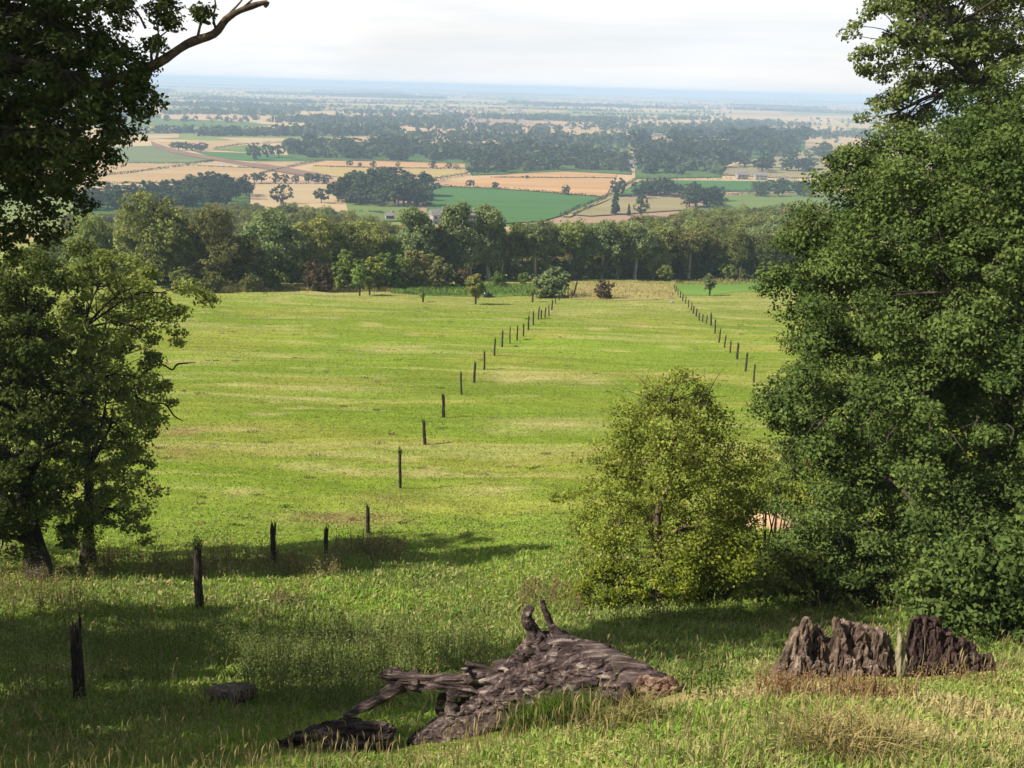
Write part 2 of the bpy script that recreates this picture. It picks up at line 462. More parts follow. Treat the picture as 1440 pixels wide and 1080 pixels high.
# ------------------------------------------------------------------ ground sheet
def build_ground():
    rr = np.concatenate([np.geomspace(.6, 3, 12)[:-1], np.geomspace(3, 300, 640)[:-1], np.geomspace(300, 45000, 150)])
    an = np.concatenate([np.linspace(-180, -50, 30)[:-1], np.linspace(-50, 50, 380), np.linspace(50, 180, 30)[1:-1]])
    A = np.radians(an)
    X = rr[:, None] * np.sin(A)[None]; Y = rr[:, None] * np.cos(A)[None]
    Z = tz(X, Y)
    V = np.stack([X, Y, Z], -1).reshape(-1, 3)
    nr, na = len(rr), len(an)
    V = np.concatenate([V, [[0, 0, gz(0, 0)]]])
    ii, jj = np.meshgrid(np.arange(nr - 1), np.arange(na), indexing='ij')
    j2 = (jj + 1) % na
    q = np.stack([ii * na + jj, (ii + 1) * na + jj, (ii + 1) * na + j2, ii * na + j2], -1).reshape(-1, 4)[:, ::-1]
    ctr = np.stack([np.full(na, len(V) - 1), np.arange(na), (np.arange(na) + 1) % na], -1)[:, ::-1]
    loops = np.concatenate([q.ravel(), ctr.ravel()])
    tot = np.concatenate([np.full(len(q), 4), np.full(na, 3)])
    st = np.concatenate([[0], np.cumsum(tot)[:-1]])
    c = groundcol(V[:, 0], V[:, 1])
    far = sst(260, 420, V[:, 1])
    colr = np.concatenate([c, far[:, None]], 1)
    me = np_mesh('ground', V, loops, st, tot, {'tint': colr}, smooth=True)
    m, nt, out = new_mat('ground_turf')
    at = N(nt, 'ShaderNodeAttribute', attribute_name='tint')
    tc = N(nt, 'ShaderNodeTexCoord')
    # fine turf variation
    nz = N(nt, 'ShaderNodeTexNoise'); nz.inputs['Scale'].default_value = 2.2; nz.inputs['Detail'].default_value = 8; nz.inputs['Roughness'].default_value = .7
    nt.links.new(tc.outputs['Object'], nz.inputs[0])
    mr = N(nt, 'ShaderNodeMapRange'); mr.inputs[1].default_value = .25; mr.inputs[2].default_value = .75; mr.inputs[3].default_value = .72; mr.inputs[4].default_value = 1.22
    nt.links.new(nz.outputs[0], mr.inputs[0])
    mp2 = N(nt, 'ShaderNodeMapping'); mp2.inputs['Scale'].default_value = (.12, 1.1, .1); nt.links.new(tc.outputs['Object'], mp2.inputs[0])
    nz2 = N(nt, 'ShaderNodeTexNoise'); nz2.inputs['Scale'].default_value = 1; nz2.inputs['Detail'].default_value = 5
    nt.links.new(mp2.outputs[0], nz2.inputs[0])
    mr2 = N(nt, 'ShaderNodeMapRange'); mr2.inputs[1].default_value = .3; mr2.inputs[2].default_value = .7; mr2.inputs[3].default_value = .84; mr2.inputs[4].default_value = 1.16
    nt.links.new(nz2.outputs[0], mr2.inputs[0])
    mm = N(nt, 'ShaderNodeMath', operation='MULTIPLY'); nt.links.new(mr.outputs[0], mm.inputs[0]); nt.links.new(mr2.outputs[0], mm.inputs[1])
    vm = N(nt, 'ShaderNodeVectorMath', operation='SCALE'); nt.links.new(at.outputs['Color'], vm.inputs[0]); nt.links.new(mm.outputs[0], vm.inputs['Scale'])
    # far fields patchwork
    mp = N(nt, 'ShaderNodeMapping'); mp.inputs['Scale'].default_value = (1 / 420, 1 / 360, 0); mp.inputs['Rotation'].default_value = (0, 0, .18)
    nt.links.new(tc.outputs['Object'], mp.inputs[0])
    nw = N(nt, 'ShaderNodeTexNoise'); nw.inputs['Scale'].default_value = .9; nw.inputs['Detail'].default_value = 1
    nt.links.new(mp.outputs[0], nw.inputs[0])
    va = N(nt, 'ShaderNodeVectorMath', operation='MULTIPLY_ADD'); va.inputs[1].default_value = (.35, .35, 0)
    nt.links.new(nw.outputs['Color'], va.inputs[0]); nt.links.new(mp.outputs[0], va.inputs[2])
    vo = N(nt, 'ShaderNodeTexVoronoi', voronoi_dimensions='2D', distance='CHEBYCHEV'); vo.inputs['Scale'].default_value = 1; vo.inputs['Randomness'].default_value = .85
    nt.links.new(va.outputs[0], vo.inputs['Vector'])
    sc = N(nt, 'ShaderNodeSeparateColor'); nt.links.new(vo.outputs['Color'], sc.inputs[0])
    rp = ramp(nt, [(0, (.38, .27, .14)), (.17, (.17, .2, .06)), (.30, (.44, .32, .17)), (.45, (.1, .14, .04)), (.55, (.42, .29, .16)), (.72, (.2, .2, .07)), (.82, (.3, .2, .13)), (.91, (.40, .3, .16))], 'CONSTANT')
    nt.links.new(sc.outputs[0], rp.inputs[0])
    mxc = N(nt, 'ShaderNodeMix', data_type='RGBA')
    nt.links.new(at.outputs['Alpha'], mxc.inputs[0]); nt.links.new(vm.outputs[0], mxc.inputs[6]); nt.links.new(rp.outputs[0], mxc.inputs[7])
    df = N(nt, 'ShaderNodeBsdfDiffuse'); nt.links.new(mxc.outputs[2], df.inputs[0])
    bp = N(nt, 'ShaderNodeBump'); bp.inputs['Strength'].default_value = .55; bp.inputs['Distance'].default_value = .12
    nt.links.new(nz.outputs[0], bp.inputs['Height']); nt.links.new(bp.outputs[0], df.inputs['Normal'])
    nt.links.new(df.outputs[0], out.inputs[0])
    o = link('ground', me, m)
    tag(o, 'grassy hillside falling to a wide farmed plain', 'ground', kind='structure')


build_ground()


# ------------------------------------------------------------------ fields on the plain (draped sheets)
def field_mat(name, c, vary=.12, line=None):
    m, nt, out = new_mat(name)
    tc = N(nt, 'ShaderNodeTexCoord')
    mp = N(nt, 'ShaderNodeMapping'); mp.inputs['Scale'].default_value = (.006, .03, .01); mp.inputs['Rotation'].default_value = (0, 0, random.uniform(-.6, .6))
    nt.links.new(tc.outputs['Object'], mp.inputs[0])
    nz = N(nt, 'ShaderNodeTexNoise'); nz.inputs['Scale'].default_value = 1; nz.inputs['Detail'].default_value = 6
    nt.links.new(mp.outputs[0], nz.inputs[0])
    c = np.array(c)
    rp = ramp(nt, [(.3, tuple(c * (1 - vary))), (.7, tuple(np.minimum(c * (1 + vary), 1)))]); nt.links.new(nz.outputs[0], rp.inputs[0])
    df = N(nt, 'ShaderNodeBsdfDiffuse'); nt.links.new(rp.outputs[0], df.inputs[0])
    nt.links.new(df.outputs[0], out.inputs[0])
    return m


FM = {'tan': field_mat('ripe_wheat', (.36, .25, .13)), 'tan2': field_mat('pale_stubble', (.38, .285, .16)), 'gold': field_mat('golden_stubble', (.36, .265, .105)),
      'orange': field_mat('orange_stubble', (.40, .24, .115)), 'green': field_mat('green_crop', (.062, .135, .038)), 'lgreen': field_mat('pasture', (.13, .17, .05)),
      'grey': field_mat('grey_green_crop', (.135, .16, .075)), 'brown': field_mat('ploughed_soil', (.2, .125, .085)), 'olive': field_mat('olive_stubble', (.24, .2, .1)),
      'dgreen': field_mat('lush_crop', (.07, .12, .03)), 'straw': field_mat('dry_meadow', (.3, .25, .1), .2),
      'weeds': field_mat('weedy_strip', (.09, .16, .035), .35), 'bright': field_mat('bright_crop', (.12, .205, .042))}


def sheet(name, label, pxs, matk, dz=0.35, n=26):
    pts = [G(*p) for p in pxs]
    poly = [(p.x, p.y) for p in pts]
    import bmesh
    bm = bmesh.new()
    vs = [bm.verts.new((x, y, 0)) for x, y in poly]
    f = bm.faces.new(vs)
    bmesh.ops.triangulate(bm, faces=[f])
    for _ in range(4):
        ext = max(max(p[0] for p in poly) - min(p[0] for p in poly), max(p[1] for p in poly) - min(p[1] for p in poly)) / n
        es = [e for e in bm.edges if e.calc_length() > ext]
        if not es: break
        bmesh.ops.subdivide_edges(bm, edges=es, cuts=1)
        bmesh.ops.triangulate(bm, faces=bm.faces[:])
    for v in bm.verts:
        v.co.z = gz(v.co.x, v.co.y) + dz
    bmesh.ops.recalc_face_normals(bm, faces=bm.faces)
    if sum(f.normal.z for f in bm.faces) < 0: bmesh.ops.reverse_faces(bm, faces=bm.faces[:])
    me = bpy.data.meshes.new(name); bm.to_mesh(me); bm.free()
    o = link(name, me, FM[matk])
    return tag(o, label, 'field', kind='structure')


FIELDS = [
    ('grass_field', [(150, 207), (215, 205), (262, 217), (290, 222), (302, 226), (262, 229.5), (150, 230)], 'grey'),
    ('wheat_field', [(95, 233), (165, 229), (255, 231), (178, 243), (95, 252)], 'tan'),
    ('wheat_field', [(100, 253), (180, 244.5), (262, 233.5), (385, 238), (365, 245), (340, 251), (265, 257), (110, 258)], 'tan'),
    ('wheat_field', [(270, 232), (312, 227.5), (364, 235), (330, 235.5)], 'tan2'),
    ('wheat_field', [(357, 228), (447, 228), (402, 236.5)], 'tan'),
    ('grass_field', [(272, 213), (350, 215.5), (452, 221), (456, 227), (350, 227), (302, 222.5)], 'green'),
    ('wheat_field', [(218, 199), (330, 198), (341, 202.5), (300, 209.5), (247, 208)], 'tan'),
    ('wheat_field', [(305, 194), (400, 195), (402, 200), (356, 203.5)], 'tan2'),
    ('grass_field', [(298, 211), (345, 204.5), (402, 207), (352, 214.5)], 'lgreen'),
    ('wheat_field', [(150, 197), (165, 190), (252, 188.5), (252, 194), (180, 198)], 'tan2'),
    ('wheat_field', [(182, 182.5), (215, 178), (268, 182), (220, 185)], 'tan'),
    ('wheat_field', [(352, 259.5), (450, 259.5), (492, 261), (486, 287), (352, 284)], 'tan2'),
    ('wheat_field', [(110, 259.5), (252, 258.5), (240, 270), (110, 274)], 'tan2'),
    ('stubble_field', [(447, 228.5), (530, 227), (669, 231.5), (663, 237), (560, 236.5), (440, 233.5)], 'orange'),
    ('stubble_field', [(438, 235), (560, 237.5), (664, 238.5), (655, 244), (605, 252), (540, 255), (436, 246)], 'gold'),
    ('stubble_field', [(690, 249.5), (762, 240.5), (867, 245.5), (866, 250.5)], 'orange'),
    ('stubble_field', [(612, 258.5), (688, 250.5), (866, 251.5), (851, 277.5), (788, 272.5), (700, 265.5), (610, 262)], 'orange'),
    ('crop_field', [(600, 263), (700, 266.5), (788, 273.5), (848, 278.5), (800, 301), (762, 312), (690, 316), (600, 300)], 'green'),
    ('pasture_field', [(468, 288), (530, 286), (584, 290), (595, 312), (510, 312), (468, 298)], 'lgreen'),
    ('crop_field', [(896, 254), (1150, 256), (1150, 268), (1000, 270), (930, 270), (856, 278)], 'green'),
    ('stubble_field', [(853, 280), (965, 276.5), (965, 296), (830, 305), (806, 303)], 'olive'),
    ('pasture_field', [(1008, 278), (1060, 272.5), (1160, 282), (1160, 300), (1040, 300), (1005, 292)], 'lgreen'),
    ('parkland_field', [(1018, 236), (1060, 226), (1110, 205), (1200, 205), (1200, 250), (1100, 251), (1015, 247)], 'olive'),
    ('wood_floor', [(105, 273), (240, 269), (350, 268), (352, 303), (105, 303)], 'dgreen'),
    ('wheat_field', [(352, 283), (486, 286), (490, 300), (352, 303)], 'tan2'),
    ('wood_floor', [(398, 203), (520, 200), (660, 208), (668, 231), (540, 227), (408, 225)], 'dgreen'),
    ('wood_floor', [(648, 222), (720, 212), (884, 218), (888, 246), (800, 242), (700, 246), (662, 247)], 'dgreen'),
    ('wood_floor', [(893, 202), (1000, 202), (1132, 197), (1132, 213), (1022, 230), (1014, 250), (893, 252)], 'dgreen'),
    ('wheat_field', [(874, 192), (910, 190.5), (992, 193.5), (985, 198.5), (878, 198.5)], 'tan'),
    ('ploughed_strip', [(212, 199), (222, 203), (250, 212), (292, 220), (342, 228.5), (394, 235), (452, 245), (470, 252), (440, 251), (390, 242), (336, 232.5), (288, 224), (243, 216), (214, 206)], 'brown'),
]
for i, (nm, pts, mk) in enumerate(FIELDS):
    sheet(nm, 'farm field on the plain below the hill', pts, mk, dz=.35 + .02 * i)
sheet('crop_strip', 'weedy green strip along the foot of the meadow', [(545, 401), (600, 400), (700, 402), (757, 402), (757, 415), (700, 418), (640, 417), (560, 412)], 'weeds', .06)
sheet('crop_field', 'bright green crop at the right end of the meadow', [(948, 402), (1000, 398), (1120, 396), (1120, 404), (1060, 410), (1000, 416), (962, 416)], 'bright', .06)
sheet('dry_strip', 'straw coloured strip at the foot of the meadow', [(812, 400), (900, 399), (940, 401), (950, 420), (880, 423), (800, 421)], 'straw', .05)


# ------------------------------------------------------------------ grass
def blades(P0, H, W, bend, rng, colr):
    """two-triangle bent blades: base, left, tip, right"""
    n = len(P0)
    a = rng.uniform(0, 2 * np.pi, n)
    lean = np.stack([np.cos(a), np.sin(a), np.zeros(n)], 1)
    # broad side mostly random
    b2 = a + rng.uniform(.6, 2.4, n)
    side = np.stack([np.cos(b2), np.sin(b2), np.zeros(n)], 1)
    H = H[:, None]; W = W[:, None]; bend = bend[:, None]
    mid = P0 + lean * H * bend * .3 + np.array([0, 0, 1.]) * H * .55
    tip = P0 + lean * H * bend + np.array([0, 0, 1.]) * H * (1 - .35 * bend)
    V = np.empty((n, 4, 3))
    V[:, 0] = P0 - np.array([0, 0, .02]); V[:, 1] = mid + side * W; V[:, 2] = tip; V[:, 3] = mid - side * W
    T = np.ones((n, 4, 4)); T[:, :, :3] = colr[:, None, :]
    return V.reshape(-1, 3), T.reshape(-1, 4)


def build_grass():
    rng = np.random.default_rng(5)
    n = 860000
    y = np.exp(rng.uniform(math.log(3.0), math.log(190), n))
    x = rng.uniform(-1, 1, n) * (.62 * y + 4.5)
    z = tz(x, y)
    c = groundcol(x, y)
    cl = fbm(x / .5, y / .5, 31, 2)
    rough = 1 - sst(30, 48, y)
    H = (.04 + .04 * rng.random(n)) * (1 - rough) + rough * (.06 + .17 * rng.random(n) ** 1.6) * (.45 + 1.1 * cl)
    H = H * (1 - .45 * (1 - sst(10, 14, y)))
    for (a, b) in ((-2.9, 11.0), (-2.4, 11), (-1.9, 11), (-1.4, 11), (-.9, 10.9), (-.4, 10.8), (.1, 10.6), (.6, 10.4), (1.1, 10.1), (1.6, 9.7), (1.7, 9.3), (1.3, 9.3), (1.6, 9.0), (2.0, 9.3), (2.6, 9.4), (3.1, 9.4), (3.6, 9.4), (4.2, 9.5), (4.7, 9.6), (-4.6, 15.2), (-4.4, 14.6)):
        H = H * (1 - .6 * np.exp(-(((x - a) / .5) ** 2 + ((y - b) / .8) ** 2)))
    W = np.maximum(.003, .00058 * y) * rng.uniform(.7, 1.4, n)
    vr = 1 - .75 * sst(35, 80, y)
    br = (1.12 + (rng.random(n) - .42) * .75 * vr)[:, None]
    herb = (rng.random(n) < .2) & (y < 45)
    dens = fbm(x / 1.7, y / 1.7, 36, 3)
    H = H * np.where(y < 45, .55 + .9 * dens, 1)
    c = np.where(((y < 45) & (dens > .56))[:, None], c * np.array((.86, .92, .8)), c)
    H = np.where(herb, H * .7, H); W = np.where(herb, np.maximum(W * 2.6, .013), W)
    c = np.where(herb[:, None], c * np.array((.85, 1.0, .9)), c)
    c = c * br
    dry = (rng.random(n) < (.10 + .16 * fbm(x / 2.6, y / 2.6, 38, 3) * (y < 45) + .14 * (x > -1) * (y < 11)))[:, None]
    c = np.where(dry, mix(c, C_DRY * 1.1, np.full(n, .7)), c)
    c = c * (1 + .38 * (1 - sst(30, 50, y)))[:, None]
    g_ = c.mean(1, keepdims=True); c = np.where((y < 45)[:, None], c * .9 + g_ * .1, c)
    V, T = blades(np.stack([x, y, z], 1), H, W, np.where(herb, rng.uniform(.7, 1.3, n), rng.uniform(.15, .9, n)), rng, np.clip(c * 1.04, 0, 1))
    o = link('meadow_grass', quads_mesh('meadow_grass', V, n, {'tint': T}), GRASS)
    tag(o, 'green and straw grass covering the hillside meadow', 'grass', kind='stuff')
    # seeding stalks on the dry knoll and in the hollow
    n = 7000
    y = np.exp(rng.uniform(math.log(4.5), math.log(34), n)); x = rng.uniform(-1, 1, n) * (.6 * y + 1)
    ok = fbm(x / 1.6, y / 1.6, 33) > .5
    x, y = x[ok], y[ok]; n = len(x)
    z = tz(x, y); H = rng.uniform(.22, .5, n); W = np.maximum(.002, .0003 * y)
    base = np.stack([x, y, z], 1)
    c = np.array((.30, .235, .11)) * rng.uniform(.6, 1.25, n)[:, None]
    V, T = blades(base, H, np.full(n, 1.) * W, rng.uniform(.1, .5, n), rng, c)
    # seed heads
    tips = V.reshape(-1, 4, 3)[:, 2]
    V2, T2 = blades(tips - np.array([0, 0, .06]), np.full(n, .13), W * 2.6, rng.uniform(.1, .6, n), rng, c * 1.05)
    V = np.concatenate([V, V2]); T = np.concatenate([T, T2])
    o = link('seeding_grass', quads_mesh('seeding_grass', V, len(V) // 4, {'tint': T}), GRASS)
    tag(o, 'tall pale seeding grass stalks scattered over the near slope', 'grass', kind='stuff')


build_grass()


def weed_plants(name, label, regions, rng, colr, h=(.5, .9), leaves=26, leafsize=.055, cat='weeds', dens=1.0):
    """upright leafy weeds (nettles, docks) filling pixel-outlined patches of ground"""
    VV = []; TT = []
    for (x0, x1, y0, y1, n) in regions:
        for _ in range(int(n * dens)):
            px = rng.uniform(x0, x1); py = y0 + (y1 - y0) * rng.random()
            g = G(px, py)
            if fbm(np.array([g.x / 1.3]), np.array([g.y / 1.3]), 41)[0] < .40 and rng.random() < .75: continue
            hh = rng.uniform(*h); lean = rng.normal(size=2) * .1
            t = np.linspace(.12, 1, leaves)
            a = rng.uniform(0, 6.28) + np.arange(leaves) * 2.4
            rad = (1.05 - t) * .13 + .03
            C = np.stack([g.x + lean[0] * t * hh + np.cos(a) * rad, g.y + lean[1] * t * hh + np.sin(a) * rad, g.z + t * hh], 1)
            D = np.stack([np.cos(a) * .5, np.sin(a) * .5, np.full(leaves, .6)], 1)
            k = rng.random(leaves)
            V, T = leaf_quads(C, D, leafsize * (1.3 - .7 * t) * rng.uniform(.8, 1.3, leaves) * max(1, g.y / 18), rng, np.ones(leaves), .45)
            cc = np.array(colr[0]) * (1 - k[:, None]) + np.array(colr[1]) * k[:, None]
            cc = cc * rng.uniform(.7, 1.2)
            T = T.reshape(-1, 4, 4); T[:, :, :3] = cc[:, None]; T = T.reshape(-1, 4)
            # stem
            b = np.array([[g.x, g.y, g.z]])
            Vs, Ts = blades(b, np.array([hh]), np.array([.008 * max(1, g.y / 18)]), np.array([.12]), rng, np.array([colr[0]]))
            VV += [V, Vs]; TT += [T, Ts]
    V = np.concatenate(VV); T = np.concatenate(TT)
    o = link(name, quads_mesh(name, V, len(V) // 4, {'tint': T}), GRASS)
    tag(o, label, cat, kind='stuff')


rg = np.random.default_rng(9)
weed_plants('nettle_patch', 'pale grey green nettles standing in the hollow left of the dead trunk',
            [(340, 580, 935, 1000, 420), (420, 690, 895, 945, 320), (120, 420, 895, 960, 240), (0, 200, 880, 1000, 140), (560, 720, 920, 960, 60)], rg,
            ((.12, .15, .045), (.235, .265, .09)))
weed_plants('tall_weeds', 'brownish tall weeds fringing the foot of the left trees and posts',
            [(120, 480, 785, 815, 420), (470, 570, 765, 790, 160), (0, 140, 815, 870, 160)], rg,
            ((.15, .125, .05), (.31, .28, .11)), (.45, .9), 16)
weed_plants('dry_weeds', 'reddish brown dry weeds at the left foot of the hawthorn',
            [(730, 825, 822, 862, 90) , (500, 560, 925, 940, 14), (380, 430, 845, 855, 20)], rg,
            ((.16, .11, .055), (.3, .22, .11)), (.25, .6), 18)
weed_plants('stump_weeds', 'short reddish dry weeds round the base of the broken stump', [(1085, 1290, 964, 986, 300), (1290, 1400, 940, 962, 150), (1060, 1110, 950, 985, 60)], rg,
            ((.22, .13, .06), (.42, .28, .15)), (.08, .26), 12, .028)
weed_plants('thistle_patch', 'small leafy green weeds under the right hand trees',
            [(1080, 1300, 835, 870, 130), (860, 1080, 862, 885, 90), (1230, 1440, 880, 925, 120), (950, 1010, 955, 990, 25)], rg,
            ((.06, .10, .02), (.15, .21, .045)), (.25, .55), 18)


def tussock(name, label, px, py, n, h, colr, spread=.35, droop=(.5, 1.0)):
    rng = np.random.default_rng(int(px))
    g = G(px, py)
    a = rng.uniform(0, 6.28, n); r = spread * rng.random(n) ** .6
    x = g.x + np.cos(a) * r; y = g.y + np.sin(a) * r * .7
    k = rng.random((n, 1))
    c = np.array(colr[0]) * (1 - k) + np.array(colr[1]) * k
    V, T = blades(np.stack([x, y, tz(x, y)], 1), h * rng.uniform(.6, 1.1, n), np.full(n, .0045), rng.uniform(droop[0], droop[1], n), rng, c)
    o = link(name, quads_mesh(name, V, n, {'tint': T}), GRASS)
    tag(o, label, 'grass tussock')


tussock('grass_tussock', 'straw coloured arching grass tussock in the bottom right foreground', 1190, 1066, 520, .4, ((.22, .2, .06), (.42, .33, .15)), .36, (.7, 1.4))
tussock('grass_tussock', 'dark green fine grass tuft against the front of the dead trunk', 775, 1020, 1500, .42, ((.05, .09, .012), (.11, .16, .025)), .55, (.2, .7))
tussock('grass_tussock', 'yellowish grass tuft at the right end of the dead trunk', 880, 1022, 380, .3, ((.13, .14, .03), (.3, .26, .1)), .35, (.4, 1.0))

def fringe(name, label, pxs, n, h, cols, w=.05):
    rng = np.random.default_rng(n)
    (x0, y0, y1), (x2, y2, y3) = pxs
    a0, a1, b0, b1 = G(x0, y0), G(x0, y1), G(x2, y2), G(x2, y3)
    u = rng.random((n, 1)); v = rng.random((n, 1))
    q = (np.array(a0) * (1 - v) + np.array(a1) * v) * (1 - u) + (np.array(b0) * (1 - v) + np.array(b1) * v) * u
    k = fbm(q[:, 0] / 5, q[:, 1] / 5, 61, 3)
    ok = (k > .42) | (rng.random(n) < .35); q = q[ok]; k = k[ok]; n = len(q)
    q[:, 2] = tz(q[:, 0], q[:, 1])
    t = np.clip((k - .3) * 2 + rng.normal(size=n) * .3, 0, 1)[:, None]
    c = np.array(cols[0]) * (1 - t) + np.array(cols[1]) * t
    V, T = blades(q, h * rng.uniform(.4, 1.2, n) * (.4 + 1.2 * k), np.full(n, w), rng.uniform(.1, .7, n), rng, c)
    tag(link(name, quads_mesh(name, V, n, {'tint': T}), GRASS), label, 'grass', kind='stuff')


fringe('long_grass', 'straw coloured long grass along the foot of the wood at left', ((270, 403, 412), (560, 398, 411)), 9000, .8, ((.2, .22, .05), (.42, .34, .17)))
fringe('long_grass', 'straw coloured long grass between the two post rows', ((800, 398, 421), (950, 397, 421)), 6000, .6, ((.27, .26, .08), (.46, .38, .18)))
fringe('leafy_weeds', 'lush green weeds in the strip behind the saplings', ((550, 400, 413), (770, 401, 417)), 9000, .75, ((.10, .17, .03), (.2, .27, .07)), .08)
fringe('long_grass', 'rough grass along the edge of the wood at right', ((950, 395, 401), (1130, 391, 398)), 3500, .8, ((.16, .19, .05), (.36, .3, .13)))

def tufts():
    rng = np.random.default_rng(91)
    n = 230; per = 34
    y = np.exp(rng.uniform(math.log(40), math.log(195), n)); x = rng.uniform(-.5, .52, n) * y
    k = np.repeat(np.arange(n), per); r = rng.uniform(.12, .42, n)
    a = rng.uniform(0, 6.28, n * per); q = r[k] * np.sqrt(rng.random(n * per))
    X = x[k] + np.cos(a) * q * 1.6; Y = y[k] + np.sin(a) * q
    t = rng.random(n)[k][:, None]
    c = np.where(t < .55, np.array((.13, .185, .035)), np.where(t < .8, np.array((.3, .25, .11)), np.array((.22, .17, .08)))) * rng.uniform(.8, 1.2, (n * per, 1))
    V, T = blades(np.stack([X, Y, tz(X, Y)], 1), rng.uniform(.06, .2, n)[k] * rng.uniform(.6, 1.2, n * per), np.full(n * per, .03), rng.uniform(.2, .9, n * per), rng, c)
    tag(link('grass_tufts', quads_mesh('grass_tufts', V, n * per, {'tint': T}), GRASS), 'dark and dry tufts dotted over the mown meadow', 'grass', kind='stuff')


tufts()

# ------------------------------------------------------------------ foreground and middle trees
def limb_tree(name, label, base, trunk_pts, blobs, leafmat, rng, bark=BARK, r0=.35, crown_kw={}, limbs=12, group=None, twigr=.02, cat='tree', extra=None, crown_name='crown'):
    root = empty(name, base)
    tag(root, label, cat, group)
    B = Vector(base)
    V, T, CC = crown(blobs, rng, **crown_kw)
    V = V - np.array(B)
    crown_obj(crown_name, V, T, leafmat, root)
    m = MB()
    n = len(trunk_pts)
    rads = [r0 * (1.5 if i == 0 else (1 - .75 * i / (n - 1))) for i in range(n)]
    tp = [Vector(p) - B for p in trunk_pts]
    tp[0] = tp[0] - Vector((0, 0, .25))
    m.tube(tp, rads, 12, 5, .35, random.random() * 9)
    order = sorted(range(len(blobs)), key=lambda i: -blobs[i][1])[:limbs]
    for i in order:
        c = Vector(blobs[i][0]) - B
        # leave the trunk below the blob
        best = min(range(1, n), key=lambda k: (tp[k] - c).length + (2 if tp[k].z > c.z else 0))
        s = tp[best]; rs = rads[best] * .6
        md = (s + c) / 2 + Vector((random.uniform(-.3, .3), random.uniform(-.3, .3), random.uniform(.1, .5)))
        m.tube([s, md, c], [max(rs, .04), max(rs * .6, .03), twigr], 7, 4, .25, random.random() * 9)
        # sub-branches to clusters
        near = CC[np.linalg.norm(CC - np.array(blobs[i][0]), axis=1) < blobs[i][1] * 1.15]
        if len(near):
            for q in near[rng.choice(len(near), min(9, len(near)), replace=False)]:
                q = Vector(q) - B
                st = md.lerp(c, random.uniform(.1, 1))
                mm = (st + q) / 2 + Vector((random.uniform(-.15, .15), random.uniform(-.15, .15), random.uniform(-.1, .2)))
                m.tube([st, mm, q], [max(rs * .28, .018), .014, .006], 5, 3)
    if extra: extra(m, B)
    m.build('trunk', bark, root)
    return root


# --- big leafy tree on the right
Yb = 24.0
big = [(1215, 245, 55, 0), (1280, 222, 52, .5), (1355, 190, 58, .5), (1430, 165, 62, 1), (1195, 330, 70, -.5), (1290, 300, 95, -2), (1400, 260, 100, -2),
       (1155, 390, 55, .3), (1240, 420, 100, -2), (1350, 410, 110, -3), (1450, 400, 100, -3), (1165, 478, 62, -.5), (1115, 575, 52, 0), (1185, 570, 85, -2),
       (1290, 560, 110, -3.2), (1410, 560, 110, -3.5), (1135, 650, 45, -.2), (1165, 690, 75, -1.5), (1270, 690, 100, -3), (1390, 700, 100, -3.5), (1140, 770, 48, -.5),
       (1210, 790, 62, -1.5), (1300, 790, 60, -2), (1500, 500, 120, -2), (1500, 680, 110, -2.5), (1520, 300, 120, -1),
       # far side of the crown
       (1270, 315, 100, 3), (1400, 295, 110, 4), (1250, 480, 130, 4), (1400, 450, 150, 5), (1260, 660, 120, 4), (1420, 650, 140, 5), (1540, 400, 140, 3),
       (1235, 195, 22, .6), (1120, 330, 22, .2), (1082, 560, 22, 0), (1098, 400, 22, .3), (1120, 440, 28, .2), (1160, 255, 26, .2)]
bb = [(c, r * .93) for c, r in px_blobs(big, Yb)]
gb = G(1375, 850)


def big_extra(m, B):
    rr = random.Random(12)
    for _ in range(60):      # bare dead twigs showing among the leaves
        c, r = bb[rr.randrange(26)]
        d = Vector((rr.uniform(-1, .2), rr.uniform(-1, -.3), rr.uniform(-.5, .6))).normalized()
        a = c + d * r * .7 - B; e = c + d * r * rr.uniform(1.05, 1.3) - B
        m.tube([a, (a + e) / 2 + Vector((rr.uniform(-.15, .15), 0, rr.uniform(-.15, .15))), e], [.025, .016, .006], 5, 3)


gb = Vector((P(1385, 800, Yb + .5).x, Yb + .5, 0)); gb.z = gz(gb.x, gb.y)
limb_tree('broadleaf_tree', 'huge dense green tree filling the right side of the photo', gb,
          [gb, gb + Vector((.1, 0, 2.5)), gb + Vector((-.2, .1, 6)), gb + Vector((.1, .2, 10)), gb + Vector((0, .2, 13))], bb, L_BIG, np.random.default_rng(21), r0=.55,
          crown_kw=dict(cl_m2=1.35, per=300, cl_r=.52, leaf=.1, keep=.8, squash=.6, shell=(.5, 1.1)), limbs=24, extra=big_extra)

# --- taller looser tree behind it
Yt = 31.0
tall = [(1240, 45, 38, 0), (1290, 25, 48, 0), (1350, 10, 55, 0), (1410, 30, 50, 0), (1225, 85, 24, 0), (1262, 120, 30, 0), (1320, 80, 40, 0), (1380, 80, 45, 0), (1250, 165, 30, .5),
        (1275, 170, 30, .3), (1440, 80, 60, 0), (1330, -40, 60, 0), (1410, -60, 70, 0), (1260, -25, 40, 0), (1340, 30, 60, 3), (1420, 10, 70, 4), (1480, -20, 80, 1), (1300, 140, 40, 1), (1400, 130, 70, 2)]
tb = px_blobs(tall, Yt)
gt = Vector((P(1420, 500, Yt + 1).x, Yt + 1, 0)); gt.z = gz(gt.x, gt.y)
limb_tree('oak_tree', 'taller loose crowned oak rising behind the dense tree at top right', gt,
          [gt, gt + Vector((0, 0, 6)), gt + Vector((-.3, 0, 12)), P(1380, 130, Yt), P(1340, 40, Yt)], tb, L_TALL, np.random.default_rng(22), r0=.4,
          crown_kw=dict(cl_m2=1.55, per=80, cl_r=.38, leaf=.14, keep=.6, squash=.6), limbs=17)

